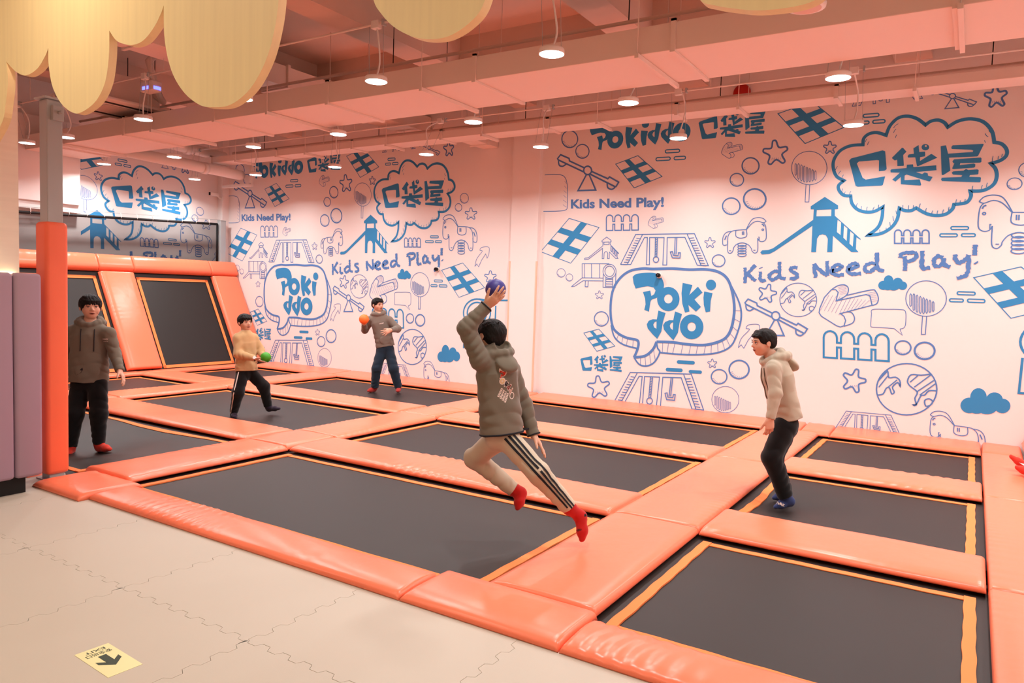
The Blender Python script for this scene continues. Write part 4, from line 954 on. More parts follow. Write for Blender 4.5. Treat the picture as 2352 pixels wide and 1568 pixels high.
for (a, b) in ((1.2, 1.9), (1.9, 2.605), (2.605, 2.80)):
    child(box('padding', -6.03, -5.93, a + .002, b - .002, .125, 1.655, PURPLE, bev=.028, smooth=True), t)
child(box('padding', -7.2, -6.032, 2.70, 2.80, .125, 1.655, PURPLE, bev=.028, smooth=True), t)
child(box('light_strip', -6.028, -6.0, 1.3, 2.66, 1.645, 1.652, mat('warm_strip', 'FFE9C0', .4, emit='FFE2B0', estr=5)), t)
FY = 2.30
CUSP = [[(-260, 150), (-200, 330), (-120, 400), (-60, 380), (0, 292), (14, 230), (18, 180), (14, 141)], [(14, 141), (36, 164), (59, 173), (85, 158), (103, 130), (111, 110)], [(111, 110), (112, 152), (121, 200), (141, 238), (168, 259), (190, 256), (220, 232), (241, 190), (250, 130), (251, 70)],
        [(251, 70), (266, 92), (285, 101), (306, 103), (330, 92), (354, 62), (369, 32), (376, 12)], [(376, 12), (378, 90), (393, 160), (420, 209), (455, 239), (487, 246), (530, 240), (575, 203), (610, 140), (630, 70), (640, 0), (643, -70)],
        [(643, -70), (690, -35), (750, -22), (810, -40), (848, -70)], [(848, -70), (858, 0), (876, 32), (905, 62), (945, 83), (986, 90), (1030, 83), (1075, 55), (1108, 15), (1130, -60)], [(1130, -60), (1230, -20), (1330, -70)], [(1330, -70), (1460, -18), (1580, -50)],
        [(1580, -50), (1608, 0), (1640, 12), (1690, 20), (1740, 24), (1800, 19), (1850, 9), (1885, -8), (1910, -40)], [(1910, -40), (2050, -20), (2200, -60)], [(2200, -60), (2400, -10), (2600, -60)]]
low = []
for seg in CUSP:
    P = [Vector((on_y(px, py, FY).x, on_y(px, py, FY).z)) for px, py in seg]; low += smooth(P, n=6)[:-1]
low.append(Vector((on_y(2600, -60, FY).x, on_y(2600, -60, FY).z)))
outl = low + [Vector((low[-1].x, 3.5)), Vector((low[0].x, 3.5))]
bm = bmesh.new(); TH = 0.045
A = [bm.verts.new((p.x, FY, p.y)) for p in outl]; B = [bm.verts.new((p.x, FY + TH, p.y)) for p in outl]
for tri in tessellate_polygon([[Vector((p.x, p.y, 0)) for p in outl]]):
    bm.faces.new([A[k] for k in tri]); bm.faces.new([B[k] for k in tri[::-1]])
for k in range(len(outl)): j = (k + 1) % len(outl); bm.faces.new((A[k], A[j], B[j], B[k]))
bmesh.ops.recalc_face_normals(bm, faces=bm.faces)
t = thing('scalloped_fascia', 'pale wooden hanging fascia board with rounded drip-shaped lobes', 'fascia', (-3, FY, 2.4)); child(obj('board', bm, WOOD), t)
x = -5.6
while x < 0.6: child(tube('hanger_rod', [(x, FY + .02, 3.48), (x, FY + .02, ZC)], .008, STEEL, n=6), t); x += 1.2
# warm downlights of the entrance zone
ew = bpy.data.lights.new('entrance_light', 'AREA'); ew.shape = 'DISK'; ew.size = .25; ew.energy = 26; ew.color = (1.0, .87, .66)
for (x, y) in ((-4.4, 1.7), (-4.8, 0.4), (-2.4, 0.2), (0.0, 0.4), (2.0, 0.4), (-3.6, -1.6), (-1.0, -1.6), (-7.2, 0.2)):  # first lamp is added out of view to brighten the cream column
    t = thing('entrance_downlight', 'unseen warm round downlight in the entrance ceiling beside the fascia', 'lamp', (x, y, 4.0), 'warm entrance downlights')
    h, g = pendant_mesh(); obj('housing', h, LAMPW, t); obj('diffuser', g, mat('warm_diffuser', 'FFF0D8', .5, emit='FFDFA8', estr=10), t)
    lo = bpy.data.objects.new('light', ew); COL.objects.link(lo); lo.parent = t; lo.location = (0, 0, -.004); tube('rod', [(0, 0, .04), (0, 0, 1.0)], .01, STEEL, t)
# exit sticker on the floor
t = thing('exit_sticker', 'pale yellow floor sticker with dark green arrow and exit lettering', 'sign', (-3.045, 1.687, 0.0))
t.rotation_euler = (0, 0, math.radians(-3.4))
box('sheet', -.148, .148, -.0715, .0715, 0.0002, .0012, mat('sticker_yellow', 'E9E3A6', .35, .4), t)
INK = mat('sticker_green', '2E4030', .5)
def flat(name, pts, parent, z=.0016, m=INK):
    o = obj(name, ([(p[0], p[1], z) for p in pts], [], [tuple(q) for q in tessellate_polygon([[Vector((p[0], p[1], 0)) for p in pts]])]), m, parent); bm = bmesh.new(); bm.from_mesh(o.data)
    for f in bm.faces:
        if f.normal.z < 0: f.normal_flip()
    bm.to_mesh(o.data); bm.free(); return o
flat('arrow', [(-.055, .017), (.018, .017), (-.012, .048), (.018, .048), (.068, .0), (.018, -.048), (-.012, -.048), (.018, -.017), (-.055, -.017)], t)
def floor_text(body, x, y, wid, hgt, name, bold=.01):
    d = text_draw(body, bold); a0, a1, b0, b1 = bbox(d.v)
    vs = [(x + (p.y - b0) / (b1 - b0) * hgt, y - (p.x - a0) / (a1 - a0) * wid, .0016) for p in d.v]; return obj(name, (vs, [], d.f), INK, t)
floor_text('EXIT', -.128, .042, .084, .022, 'lettering'); floor_text('\u5b89\u5168\u51fa\u53e3', -.096, .052, .104, .03, 'lettering', .012)
# ---------------------------------------------------------------- people: implicit surfaces, one continuous skin each
from mathutils.bvhtree import BVHTree
def nv(v): return np.array((v[0], v[1], v[2]), dtype=np.float64)
def nrm(v): v = nv(v); return v / (np.linalg.norm(v) + 1e-12)
class Sdf:
    def __init__(s): s.ops = []
    def cap(s, a, b, ra, rb, k=0.02, axis=None, ratio=1.0, flat_end=False, flat_start=False, fold=None, sub=False):
        s.ops.append(('cap', nv(a), nv(b), ra, rb, k, None if axis is None else nrm(axis), ratio, flat_end, flat_start, fold, sub)); return s
    def ell(s, c, r, R, k=0.02, sub=False):
        s.ops.append(('ell', nv(c), nv(r), np.array([nrm(R[0]), nrm(R[1]), nrm(R[2])]), k, sub)); return s
    def chain(s, pts, rs, k=0.02, **kw):
        fe = kw.pop('flat_end', False)
        for i in range(len(pts) - 1): s.cap(pts[i], pts[i + 1], rs[i], rs[i + 1], k, flat_end=fe and i == len(pts) - 2, **kw)
        return s
    def build(s, h, noise=0.0, nscale=20.0, seed=0):
        lo = []; hi = []
        for o in s.ops:
            if o[-1]: continue
            if o[0] == 'cap': m = max(o[3], o[4]); lo.append(np.minimum(o[1], o[2]) - m); hi.append(np.maximum(o[1], o[2]) + m)
            else: m = np.max(o[2]); lo.append(o[1] - m); hi.append(o[1] + m)
        lo = np.min(lo, 0) - 5 * h; hi = np.max(hi, 0) + 5 * h
        n = np.ceil((hi - lo) / h).astype(int) + 1
        F = np.full(n, 0.2, dtype=np.float32)
        ax = [lo[i] + h * np.arange(n[i]) for i in range(3)]
        for o in s.ops:
            k = o[5] if o[0] == 'cap' else o[4]
            if o[0] == 'cap': m = max(o[3], o[4]) + 0.03; a0 = np.minimum(o[1], o[2]) - m - k; a1 = np.maximum(o[1], o[2]) + m + k
            else: m = np.max(o[2]) + 0.02; a0 = o[1] - m - k; a1 = o[1] + m + k
            i0 = np.clip(np.floor((a0 - lo) / h).astype(int), 0, n - 1); i1 = np.clip(np.ceil((a1 - lo) / h).astype(int) + 1, 1, n)
            if np.any(i1 <= i0): continue
            sl_ = tuple(slice(i0[j], i1[j]) for j in range(3))
            X = ax[0][sl_[0]][:, None, None]; Y = ax[1][sl_[1]][None, :, None]; Z = ax[2][sl_[2]][None, None, :]
            if o[0] == 'cap':
                a, b, ra, rb = o[1:5]; d = b - a; L2 = d @ d + 1e-12; L = math.sqrt(L2)
                px, py, pz = X - a[0], Y - a[1], Z - a[2]
                if o[6] is not None:
                    w_ = o[6]; q = (px * w_[0] + py * w_[1] + pz * w_[2]) * (1 / o[7] - 1)
                    px, py, pz = px + q * w_[0], py + q * w_[1], pz + q * w_[2]
                tr = (px * d[0] + py * d[1] + pz * d[2]) / L2; t = np.clip(tr, 0, 1)
                D = np.sqrt((px - t * d[0]) ** 2 + (py - t * d[1]) ** 2 + (pz - t * d[2]) ** 2) - (ra + (rb - ra) * t)
                if o[10]:
                    amp, lam, ph = o[10][:3]
                    D = D + amp * (1 - 2 * np.abs(np.sin(math.pi * (tr * L) / lam + ph + 2.6 * np.sin(9 * px + ph) + 2.2 * np.sin(12 * py + 2 * ph) + 1.9 * np.sin(10 * pz)))) * (0.55 + 0.45 * np.sin(19 * (px + py) + 13 * pz + ph))
                if o[8]: D = np.maximum(D, (tr - 1) * L)
                if o[9]: D = np.maximum(D, -tr * L)
            else:
                c, r, R = o[1:4]; px, py, pz = X - c[0], Y - c[1], Z - c[2]
                q = [(px * R[i][0] + py * R[i][1] + pz * R[i][2]) / r[i] for i in range(3)]
                k0 = np.sqrt(q[0] ** 2 + q[1] ** 2 + q[2] ** 2) + 1e-9
                k1 = np.sqrt((q[0] / r[0]) ** 2 + (q[1] / r[1]) ** 2 + (q[2] / r[2]) ** 2) + 1e-9
                D = k0 * (k0 - 1) / k1
            A = F[sl_]
            if o[-1]:
                D = -D; hh = np.clip(0.5 - 0.5 * (A - D) / k, 0, 1); F[sl_] = A + (D - A) * hh + k * hh * (1 - hh)
            else:
                hh = np.clip(0.5 + 0.5 * (A - D) / k, 0, 1); F[sl_] = A + (D - A) * hh - k * hh * (1 - hh)
        if noise:
            X = ax[0][:, None, None] * nscale; Y = ax[1][None, :, None] * nscale; Z = ax[2][None, None, :] * nscale
            F += (noise * (np.sin(X + 1.7 * np.sin(.7 * Y + seed) + seed) * np.sin(1.1 * Y + .8 * Z + 1.3 * np.sin(.5 * X)) + .5 * np.sin(2.1 * Z + 1.9 * X + seed) * np.sin(1.7 * Y + seed))).astype(np.float32)
        return nets(F, lo, h)
def nets(F, lo, h):
    S_ = F < 0; n = np.array(F.shape)
    C = [S_[i:n[0] - 1 + i, j:n[1] - 1 + j, k:n[2] - 1 + k] for i in (0, 1) for j in (0, 1) for k in (0, 1)]
    cnt = sum(c.astype(np.int8) for c in C); act = (cnt > 0) & (cnt < 8)
    idx = np.argwhere(act); m = len(idx); ids = np.full(act.shape, -1, dtype=np.int64); ids[act] = np.arange(m)
    P = np.zeros((m, 3)); W = np.zeros(m)
    def val(di, dj, dk): return F[idx[:, 0] + di, idx[:, 1] + dj, idx[:, 2] + dk]
    corners = {(i, j, k): val(i, j, k) for i in (0, 1) for j in (0, 1) for k in (0, 1)}
    for a in range(3):
        for u in (0, 1):
            for v in (0, 1):
                c0 = [0, 0, 0]; c0[(a + 1) % 3] = u; c0[(a + 2) % 3] = v; c1 = list(c0); c1[a] = 1
                f0 = corners[tuple(c0)]; f1 = corners[tuple(c1)]; x = (f0 < 0) != (f1 < 0)
                t = np.where(x, f0 / np.where(x, f0 - f1, 1), 0)
                p = np.array(c0)[None, :].repeat(m, 0).astype(float); p[:, a] = t
                P[x] += p[x]; W[x] += 1
    P = lo + h * (idx + P / np.maximum(W, 1)[:, None])
    faces = []
    for a in range(3):
        b, c = (a + 1) % 3, (a + 2) % 3
        s0 = [slice(None)] * 3; s1 = [slice(None)] * 3; s0[a] = slice(0, n[a] - 1); s1[a] = slice(1, n[a])
        A0, A1 = S_[tuple(s0)], S_[tuple(s1)]
        e = np.argwhere(A0 != A1)
        e = e[(e[:, b] > 0) & (e[:, c] > 0) & (e[:, b] < n[b] - 1) & (e[:, c] < n[c] - 1)]
        def cell(db, dc):
            q = e.copy(); q[:, b] += db; q[:, c] += dc; return ids[q[:, 0], q[:, 1], q[:, 2]]
        quad = np.stack([cell(-1, -1), cell(0, -1), cell(0, 0), cell(-1, 0)], 1)
        inside0 = A0[e[:, 0], e[:, 1], e[:, 2]]
        quad[~inside0] = quad[~inside0][:, ::-1]
        faces.append(quad)
    return P, np.concatenate(faces)
def np_obj(name, PF, m, parent, loc):
    P, Q = PF; P = P - nv(loc); me = bpy.data.meshes.new(name)
    me.vertices.add(len(P)); me.vertices.foreach_set('co', P.astype(np.float32).ravel())
    me.loops.add(len(Q) * 4); me.loops.foreach_set('vertex_index', Q.astype(np.int32).ravel())
    me.polygons.add(len(Q)); me.polygons.foreach_set('loop_start', np.arange(0, 4 * len(Q), 4, dtype=np.int32)); me.polygons.foreach_set('loop_total', np.full(len(Q), 4, dtype=np.int32))
    me.update(calc_edges=True); me.polygons.foreach_set('use_smooth', np.ones(len(Q), dtype=bool)); me.materials.append(m)
    o = bpy.data.objects.new(name, me); COL.objects.link(o); o.parent = parent; return o
def bvh(PF): return BVHTree.FromPolygons([Vector(p) for p in PF[0]], [tuple(int(i) for i in q) for q in PF[1]])
def decal(name, d, org, right, up, scale, tree, m, parent, loc, lift=0.0018, far=0.25):
    """wrap a flat drawing onto a garment by projecting it along its own normal"""
    org = Vector(org); right = Vector(right).normalized(); up = Vector(up).normalized(); n = right.cross(up).normalized()
    a0, a1, b0, b1 = bbox(d.v); c = Vector(((a0 + a1) / 2, (b0 + b1) / 2)); vs = []
    for p in d.v:
        q = org + right * ((p.x - c.x) * scale) + up * ((p.y - c.y) * scale)
        hit = tree.ray_cast(q + n * far, -n, far * 2)
        vs.append((hit[0] + n * lift if hit[0] else q) - Vector(loc))
    return obj(name, (vs, [], d.f), m, parent)
SKIN = mat('skin', 'D3A187', 0.5, 0.35, sheen=.1, var=.03, vscale=25)
HAIR = mat('black_hair', '0D0A09', 0.6, 0.25, bump=.35, bscale=130, stretch=(1, 1, .25))
LIPS = mat('lips', 'A85A4C', .45); EYEW = mat('eye_white', 'E6DAD2', .3); IRIS = mat('iris', '1A120E', .2); BROW = mat('brow', '241A16', .7)
def cloth(name, col, sc=220): return mat(name, col, .92, .12, bump=.05, bscale=sc * 3, var=.07, vscale=7, sheen=.2)

HW = 1.11
def head_sdf(S, c, r, f, u, H, nb):
    q = lambda x, y, z: nv(c) + H * (x * HW * r + y * f + z * u); R = (r, f, u); V = lambda a, b, d: (a * H * HW, b * H, d * H)
    S.ell(q(0, -.06, .12), V(.345, .42, .37), R, .03 * H); S.ell(q(0, .08, -.12), V(.285, .33, .36), R, .12 * H)
    S.ell(q(0, .20, -.37), V(.15, .15, .12), R, .10 * H)
    for s in (-1, 1): S.ell(q(.15 * s, .20, -.13), V(.12, .14, .14), R, .08 * H)
    S.ell(q(0, .33, .10), V(.20, .075, .05), R, .06 * H)
    for s in (-1, 1): S.ell(q(.135 * s, .46, .02), V(.08, .07, .045), R, .05 * H, True)
    S.cap(q(0, .36, .03), q(0, .45, -.10), .03 * H, .05 * H, .04 * H)
    for s in (-1, 1): S.ell(q(.045 * s, .405, -.12), V(.038, .045, .032), R, .02 * H)
    S.ell(q(0, .365, -.25), V(.10, .055, .05), R, .03 * H)
    for s in (-1, 1):
        S.ell(q(.355 * s, -.02, -.04), V(.035, .085, .125), R, .02 * H); S.ell(q(.39 * s, .0, -.03), V(.025, .045, .07), R, .02 * H, True)
    S.cap(q(0, -.10, -.28), nb, .205 * H, .215 * H, .05 * H)
def uv_ell(bm, c, r, R, n=10, m=7):
    ring = []
    for i in range(m + 1):
        th = math.pi * i / m; row = []
        for k in range(n):
            a = 2 * math.pi * k / n; v = (r[0] * math.sin(th) * math.cos(a), r[1] * math.sin(th) * math.sin(a), r[2] * math.cos(th))
            row.append(bm.verts.new(Vector(nv(c) + v[0] * R[0] + v[1] * R[1] + v[2] * R[2])))
        ring.append(row)
    for A_, B_ in zip(ring, ring[1:]):
        for k in range(n):
            f = bm.faces.new((A_[k], A_[(k + 1) % n], B_[(k + 1) % n], B_[k])); f.smooth = True
def face_parts(P, c, r, f, u, H, loc, mouth=.0, sides=(-1, 1)):
    q = lambda x, y, z: nv(c) + H * (x * HW * r + y * f + z * u) - nv(loc); R = (r, f, u)
    for s in (-1, 1):
        bm = bmesh.new(); uv_ell(bm, q(.135 * s, .378, .012), (.055 * H, .026 * H, .016 * H), R); e = obj('eye', bm, EYEW, P)
        bm = bmesh.new(); uv_ell(bm, q(.138 * s, .388, .013), (.029 * H, .025 * H, .0175 * H), R); obj('iris', bm, IRIS, e)
        bm = bmesh.new(); add_tube(bm, [q(.075 * s, .388, .040), q(.135 * s, .398, .050), q(.20 * s, .358, .036)], [.010 * H, .013 * H, .008 * H], 6); obj('eyelid', bm, BROW, P)
        bm = bmesh.new(); add_tube(bm, [q(.06 * s, .405, .098), q(.13 * s, .405, .125), q(.215 * s, .345, .112)], [.010 * H, .015 * H, .008 * H], 6); obj('eyebrow', bm, BROW, P)
    bm = bmesh.new(); add_tube(bm, [q(-.10, .375, -.245), q(-.05, .418, -.235), q(0, .425, -.24), q(.05, .418, -.235), q(.10, .375, -.245)], [.006 * H, .014 * H, .016 * H, .014 * H, .006 * H], 7); o = obj('lips', bm, LIPS, P)
    bm = bmesh.new(); add_tube(bm, [q(-.07, .385, -.282), q(0, .415, -.29), q(.07, .385, -.282)], [.006 * H, .016 * H, .006 * H], 7); obj('lips', bm, LIPS, P)
    bm = bmesh.new(); add_tube(bm, [q(-.085, .392, -.262), q(0, .425, -.264), q(.085, .392, -.262)], [.008 * H, (.012 + mouth) * H, .008 * H], 7); obj('mouth', bm, IRIS, o)
def hand_sdf(S, W, d, n, thumb, s=1.0, curl=(.35, .4, .45, .5), spread=.10, tcurl=.4):
    """palm plus five jointed fingers; n = palm-facing normal, thumb = direction of the thumb side"""
    W = nv(W); d = nrm(d); n = nrm(nv(n) - d * (nv(n) @ d)); sd = nrm(np.cross(d, n)); sd = sd if sd @ nv(thumb) > 0 else -sd
    K = []
    for i in range(4):
        o = (.027, .009, -.009, -.025)[i] * s; l = (.080, .084, .079, .070)[i] * s
        a = W + sd * o * .6; b = W + d * l + sd * o; K.append(b)
        S.cap(a, b, .0155 * s, .0125 * s, .014 * s)
    S.ell(W + d * .045 * s, (.034 * s, .042 * s, .014 * s), (sd, d, n), .012 * s)
    for i in range(4):
        L = [x * (.94, 1.04, .98, .80)[i] * s for x in (.044, .027, .021)]; p = K[i]; dd = nrm(d + sd * spread * (1.3, .4, -.4, -1.3)[i]); ang = 0
        for j in range(3):
            ang += curl[i] * (.8, 1.1, .8)[j]; e = dd * math.cos(ang) + n * math.sin(ang); q = p + e * L[j]
            S.cap(p, q, (.0098, .0089, .0083)[j] * s, (.0089, .0083, .0074)[j] * s, .004 * s); p = q
    p = W + d * .018 * s + sd * .024 * s; e = nrm(d * .80 + sd * .58 + n * .30); q = p + e * .042 * s; S.cap(p, q, .0165 * s, .0115 * s, .014 * s)
    e2 = nrm(e * math.cos(tcurl) + (d * .8 + n * .5) * math.sin(tcurl)); q2 = q + e2 * .032 * s; S.cap(q, q2, .0112 * s, .0098 * s, .004 * s); e3 = nrm(e2 + n * .35 * tcurl + d * .2); S.cap(q2, q2 + e3 * .024 * s, .0098 * s, .008 * s, .004 * s)
def hair_mesh(c, r, f, u, H, loc, P, fringe=.10, side=-.02, back=-.22, puff=1.0, spikes=0, seed=1, part=0.0, res=.0045):
    S = Sdf(); q = lambda x, y, z: nv(c) + H * (x * HW * r + y * f + z * u); R = (r, f, u); V = lambda a, b, d: (a * H * HW, b * H, d * H)
    S.ell(q(0, -.06, .135), V(.375 * puff, .445 * puff, .40 * puff), R, .03 * H); S.ell(q(0, -.20, -.03), V(.32, .29, .28), R, .05 * H)
    rn = random.Random(seed)
    S.ell(q(0, .52, -.12), V(.42, .36, .33 + fringe * .55), R, .03 * H, True)
    S.ell(q(0, .30, -.55 + side), V(.60, .44, .50), R, .04 * H, True)
    S.ell(q(0, -.25, -.62 + back), V(.7, .7, .40), R, .03 * H, True)
    for k in range(13):
        x = -.29 + k * .048; z1 = fringe + rn.uniform(-.03, .04) + .10 * abs(x - part) ; y1 = math.sqrt(max(.02, 1 - (x / .36) ** 2)) * .40
        S.cap(q(x * .8, y1 * .55, .42), q(x * .98, y1 * .92 + .01, .27), .062 * H, .05 * H, .03 * H); S.cap(q(x * .98, y1 * .92 + .01, .27), q(x * 1.03 + rn.uniform(-.02, .02), y1 * .97 + .015, max(z1, -.02)), .048 * H, .016 * H, .012 * H)
    for k in range(spikes):
        a = rn.uniform(0, 6.28); rr = rn.uniform(.05, .28); b = q(rr * math.cos(a), rr * math.sin(a) - .08, .40); e = b + H * (rn.uniform(.05, .12) * u + rn.uniform(-.10, .10) * r - rn.uniform(-.06, .12) * f); S.cap(b, e, .03 * H, .004 * H, .012 * H)
    M_ = S.build(res, noise=.0016, nscale=95, seed=seed); return np_obj('hair', M_, HAIR, P, loc)

def person(name, label, D, J, H, tf, hf, hu, outfit, tw, deep=.66, res=.006, hands=None, hair=None, hood=True, arm=1.0, leg=1.0, mouth=0.0, pitch=0):
    """J: joints as (px, py, depth offset from D)"""
    A = {k: nv(at(v[0], v[1], D + v[2])) for k, v in J.items()}
    loc = nv(outfit['base']); P = thing(name, label, 'person', loc)
    tf = nrm(tf); up = nrm(A['neck'] - A['pelvis']); tf = nrm(tf - up * (tf @ up)); tr = nrm(np.cross(tf, up))
    hf = nrm(hf); hu = nrm(nv(hu) - hf * (nv(hu) @ hf)); hr = nrm(np.cross(hf, hu)); hc = A['head']
    k = H / .215
    # skin
    S = Sdf(); head_sdf(S, hc, hr, hf, hu, H, A['neck'])
    chest = (A['sl'] + A['sr']) / 2 * .6 + (A['neck'] * .55 + A['pelvis'] * .45) * .4; waist = A['pelvis'] * .7 + chest * .3
    S.cap(A['neck'], chest, .055 * k, tw * .72, .04, axis=tf, ratio=deep); S.cap(chest, A['pelvis'], tw * .72, tw * .70, .04, axis=tf, ratio=deep)
    for s in 'lr':
        S.cap(A['neck'] - up * .05, A['s' + s], .05 * k, .045 * k, .05); S.cap(A['s' + s], A['e' + s], .045 * k * arm, .036 * k * arm, .02); S.cap(A['e' + s], A['w' + s], .036 * k * arm, .025 * k, .02)
        S.cap(A['h' + s], A['k' + s], .075 * k, .052 * k, .04); S.cap(A['k' + s], A['a' + s], .05 * k, .032 * k, .02)
        S.cap(A['a' + s], A['b' + s], .034 * k, .030 * k, .02); S.cap(A['b' + s], A['b' + s] * .35 + A['t' + s] * .65, .028 * k, .016 * k, .02)
    for (w_, d, n, th, kw) in hands: hand_sdf(S, A[w_], d, n, th, s=k * .92, **kw)
    np_obj('body', S.build(res), SKIN, P, loc); face_parts(P, hc, hr, hf, hu, H, loc, mouth)
    hair_mesh(hc, hr, hf, hu, H, loc, P, **hair)
    # top
    T = Sdf(); hem = A['hem']; tu = nrm(A['neck'] - hem)
    T.cap(chest, hem, tw * .98, tw * outfit.get('hemw', .98), .04, axis=tf, ratio=deep, flat_end=True, fold=(.0045, .13, 1.0))
    T.cap(A['neck'] - up * .055 * k, chest, .075 * k, tw * .96, .05, axis=tf, ratio=deep)
    sv = outfit.get('sleeve', .060) * k * .90
    for s in 'lr':
        T.cap(A['neck'] - up * .06 * k, A['s' + s], .075 * k, sv * 1.06, .05)
        T.cap(A['s' + s], A['e' + s], sv * 1.06, sv * .98, .03, fold=(.0045, .07, 2.0 if s == 'l' else .5)); wv = A['w' + s]; dv = nrm(wv - A['e' + s])
        T.cap(A['e' + s], wv, sv * .98, sv * .68, .02, flat_end=True, fold=(.004, .06, .8)); T.cap(wv - dv * .035, wv - dv * .002, sv * .70, sv * .64, .006, flat_end=True)
    T.cap(hem + tu * .035, hem + tu * .001, tw * outfit.get('hemw', .98) * .99, tw * outfit.get('hemw', .98) * .95, .006, axis=tf, ratio=deep, flat_end=True)
    if hood:
        nb = A['neck'] + up * .002 * k; R_ = .082 * k
        ringp = [nb + (math.cos(a) * tr + math.sin(a) * tf * .95) * R_ + up * (.012 - .030 * math.sin(a)) * k for a in [math.radians(x) for x in range(-270, 91, 30)]]
        T.chain(ringp, [.034 * k] * len(ringp), .010)
        hs = outfit.get('hood', 1.0) * k
        roll = [nb + (math.cos(a) * tr * 1.05 + math.sin(a) * tf * 1.15) * .100 * hs + up * (.004 + .012 * math.sin(a)) * hs for a in [math.radians(x) for x in range(170, 371, 25)]]
        T.chain(roll, [.022 * hs, .030 * hs] + [.036 * hs] * (len(roll) - 4) + [.030 * hs, .022 * hs], .012)
        tip = nb - tf * .135 * hs - up * .075 * hs; ud = nrm(up + tf * .75); bn = nrm(tf - up * .75)
        T.ell(tip, (.090 * hs, .034 * hs, .085 * hs), (tr, bn, ud), .014); T.ell(tip - up * .035 * hs - tf * .012 * hs, (.055 * hs, .036 * hs, .045 * hs), (tr, bn, ud), .02)
        T.ell(nb - tf * .10 * hs + up * .055 * hs, (.060 * hs, .030 * hs, .040 * hs), (tr, tf, up), .012, True)
        T.ell(nb + tf * .075 * k + up * .045 * k, (.045 * k, .05 * k, .05 * k), (tr, tf, up), .015, True)
    else:
        nb = A['neck']; T.cap(nb - up * .05 * k, nb + up * .028 * k, .072 * k, .066 * k, .02, flat_end=True)
    hd = Sdf(); T.cap(A['neck'] - up * .0, hc - nv(hu) * .3 * H, .052 * k, .060 * k, .006, sub=True)
    if hood == 'pocket' or outfit.get('pocket'):
        pc = hem + tu * .10 * k + tf * tw * deep * .93; T.ell(pc, (tw * .62, .022, .075 * k), (tr, tf, tu), .006)
    TM = T.build(res, noise=outfit.get('noise', .0022), nscale=26, seed=tw * 100); top = np_obj(outfit['top_name'], TM, outfit['top'], P, loc); tree = bvh(TM)
    # trousers
    L = Sdf(); pv = A['pelvis']; hm = (A['hl'] + A['hr']) / 2
    L.ell(hm + up * .03 * k, (tw * .86, tw * .60, .10 * k), (tr, tf, up), .03)
    tg = outfit.get('thigh', .088) * k * leg; sh = outfit.get('shin', .066) * k * leg; an = outfit.get('cuff', .052) * k * leg
    for s in 'lr':
        L.cap(A['h' + s], A['k' + s], tg, sh * 1.05, .04, fold=(.004, .09, 1.1)); L.cap(A['k' + s], A['a' + s], sh * 1.05, an, .03, flat_end=True, fold=(.0032, .08, .3)); d = nrm(A['a' + s] - A['k' + s])
    LM = L.build(res, noise=.002, nscale=24, seed=4); lo_ = np_obj(outfit['legs_name'], LM, outfit['legs'], P, loc)
    # socks
    for s in 'lr':
        B = Sdf(); a, b, t = A['a' + s], A['b' + s], A['t' + s]; d = nrm(a - A['k' + s]); ft = nrm(t - b); fs = nrm(np.cross(ft, d))
        B.cap(a - d * .05, a, .040 * k, .040 * k, .02); B.cap(a, b, .040 * k, .037 * k, .03); B.cap(b, b * .45 + t * .55, .036 * k, .036 * k, .03); B.cap(b * .45 + t * .55, t - ft * .02, .037 * k, .024 * k, .02, axis=d, ratio=.75)
        SM = B.build(res); so = np_obj('sock', SM, outfit['sock'], P, loc); outfit.setdefault('sock_tree', {})[s] = (SM, so)
    return dict(P=P, A=A, loc=loc, top=TM, tree=tree, legs=LM, tr=tr, tf=tf, up=up, hem=hem, tu=tu, k=k, topo=top, lego=lo_, hr=hr, hf=hf, hu=hu)
UPV = np.array((0, 0, 1.0)); VR, VF = nv(CR), nv(CF); VRh = nrm((VR[0], VR[1], 0)); VFh = nrm((VF[0], VF[1], 0))
def ballobj(name, label, c, r, m, cat='ball'):
    t = thing(name, label, cat, (c[0], c[1], c[2]), None)
    bm = bmesh.new(); bmesh.ops.create_icosphere(bm, subdivisions=4, radius=r)
    for f in bm.faces: f.smooth = True
    obj('ball', bm, m, t); lathe('valve', [(.006, 0), (.008, .001), (.006, .003)], DARK, t, 10, (0, 0, r - .001)); return t
HOOD = cloth('olive_fleece', '70695C'); HOODM = cloth('brown_grey_fleece', '766A60'); BEIGE = cloth('beige_fleece', 'B2A894'); SAND = cloth('sand_knit', 'C09C70', 160)
BLACKC = cloth('black_sweatpants', '121112'); CREAMP = cloth('cream_sweatpants', 'C2B6A0'); JEANS = cloth('dark_denim', '1F2C3A', 300); REDS = cloth('red_sock', 'B8201C', 300); BLUES = cloth('blue_sock', '34406C', 300); PURPS = cloth('dark_purple_sock', '2E2434', 300)
NAVY = mat('navy_trim', '14161F', .85); PRW = mat('pale_print', 'E8D6CC', .8)

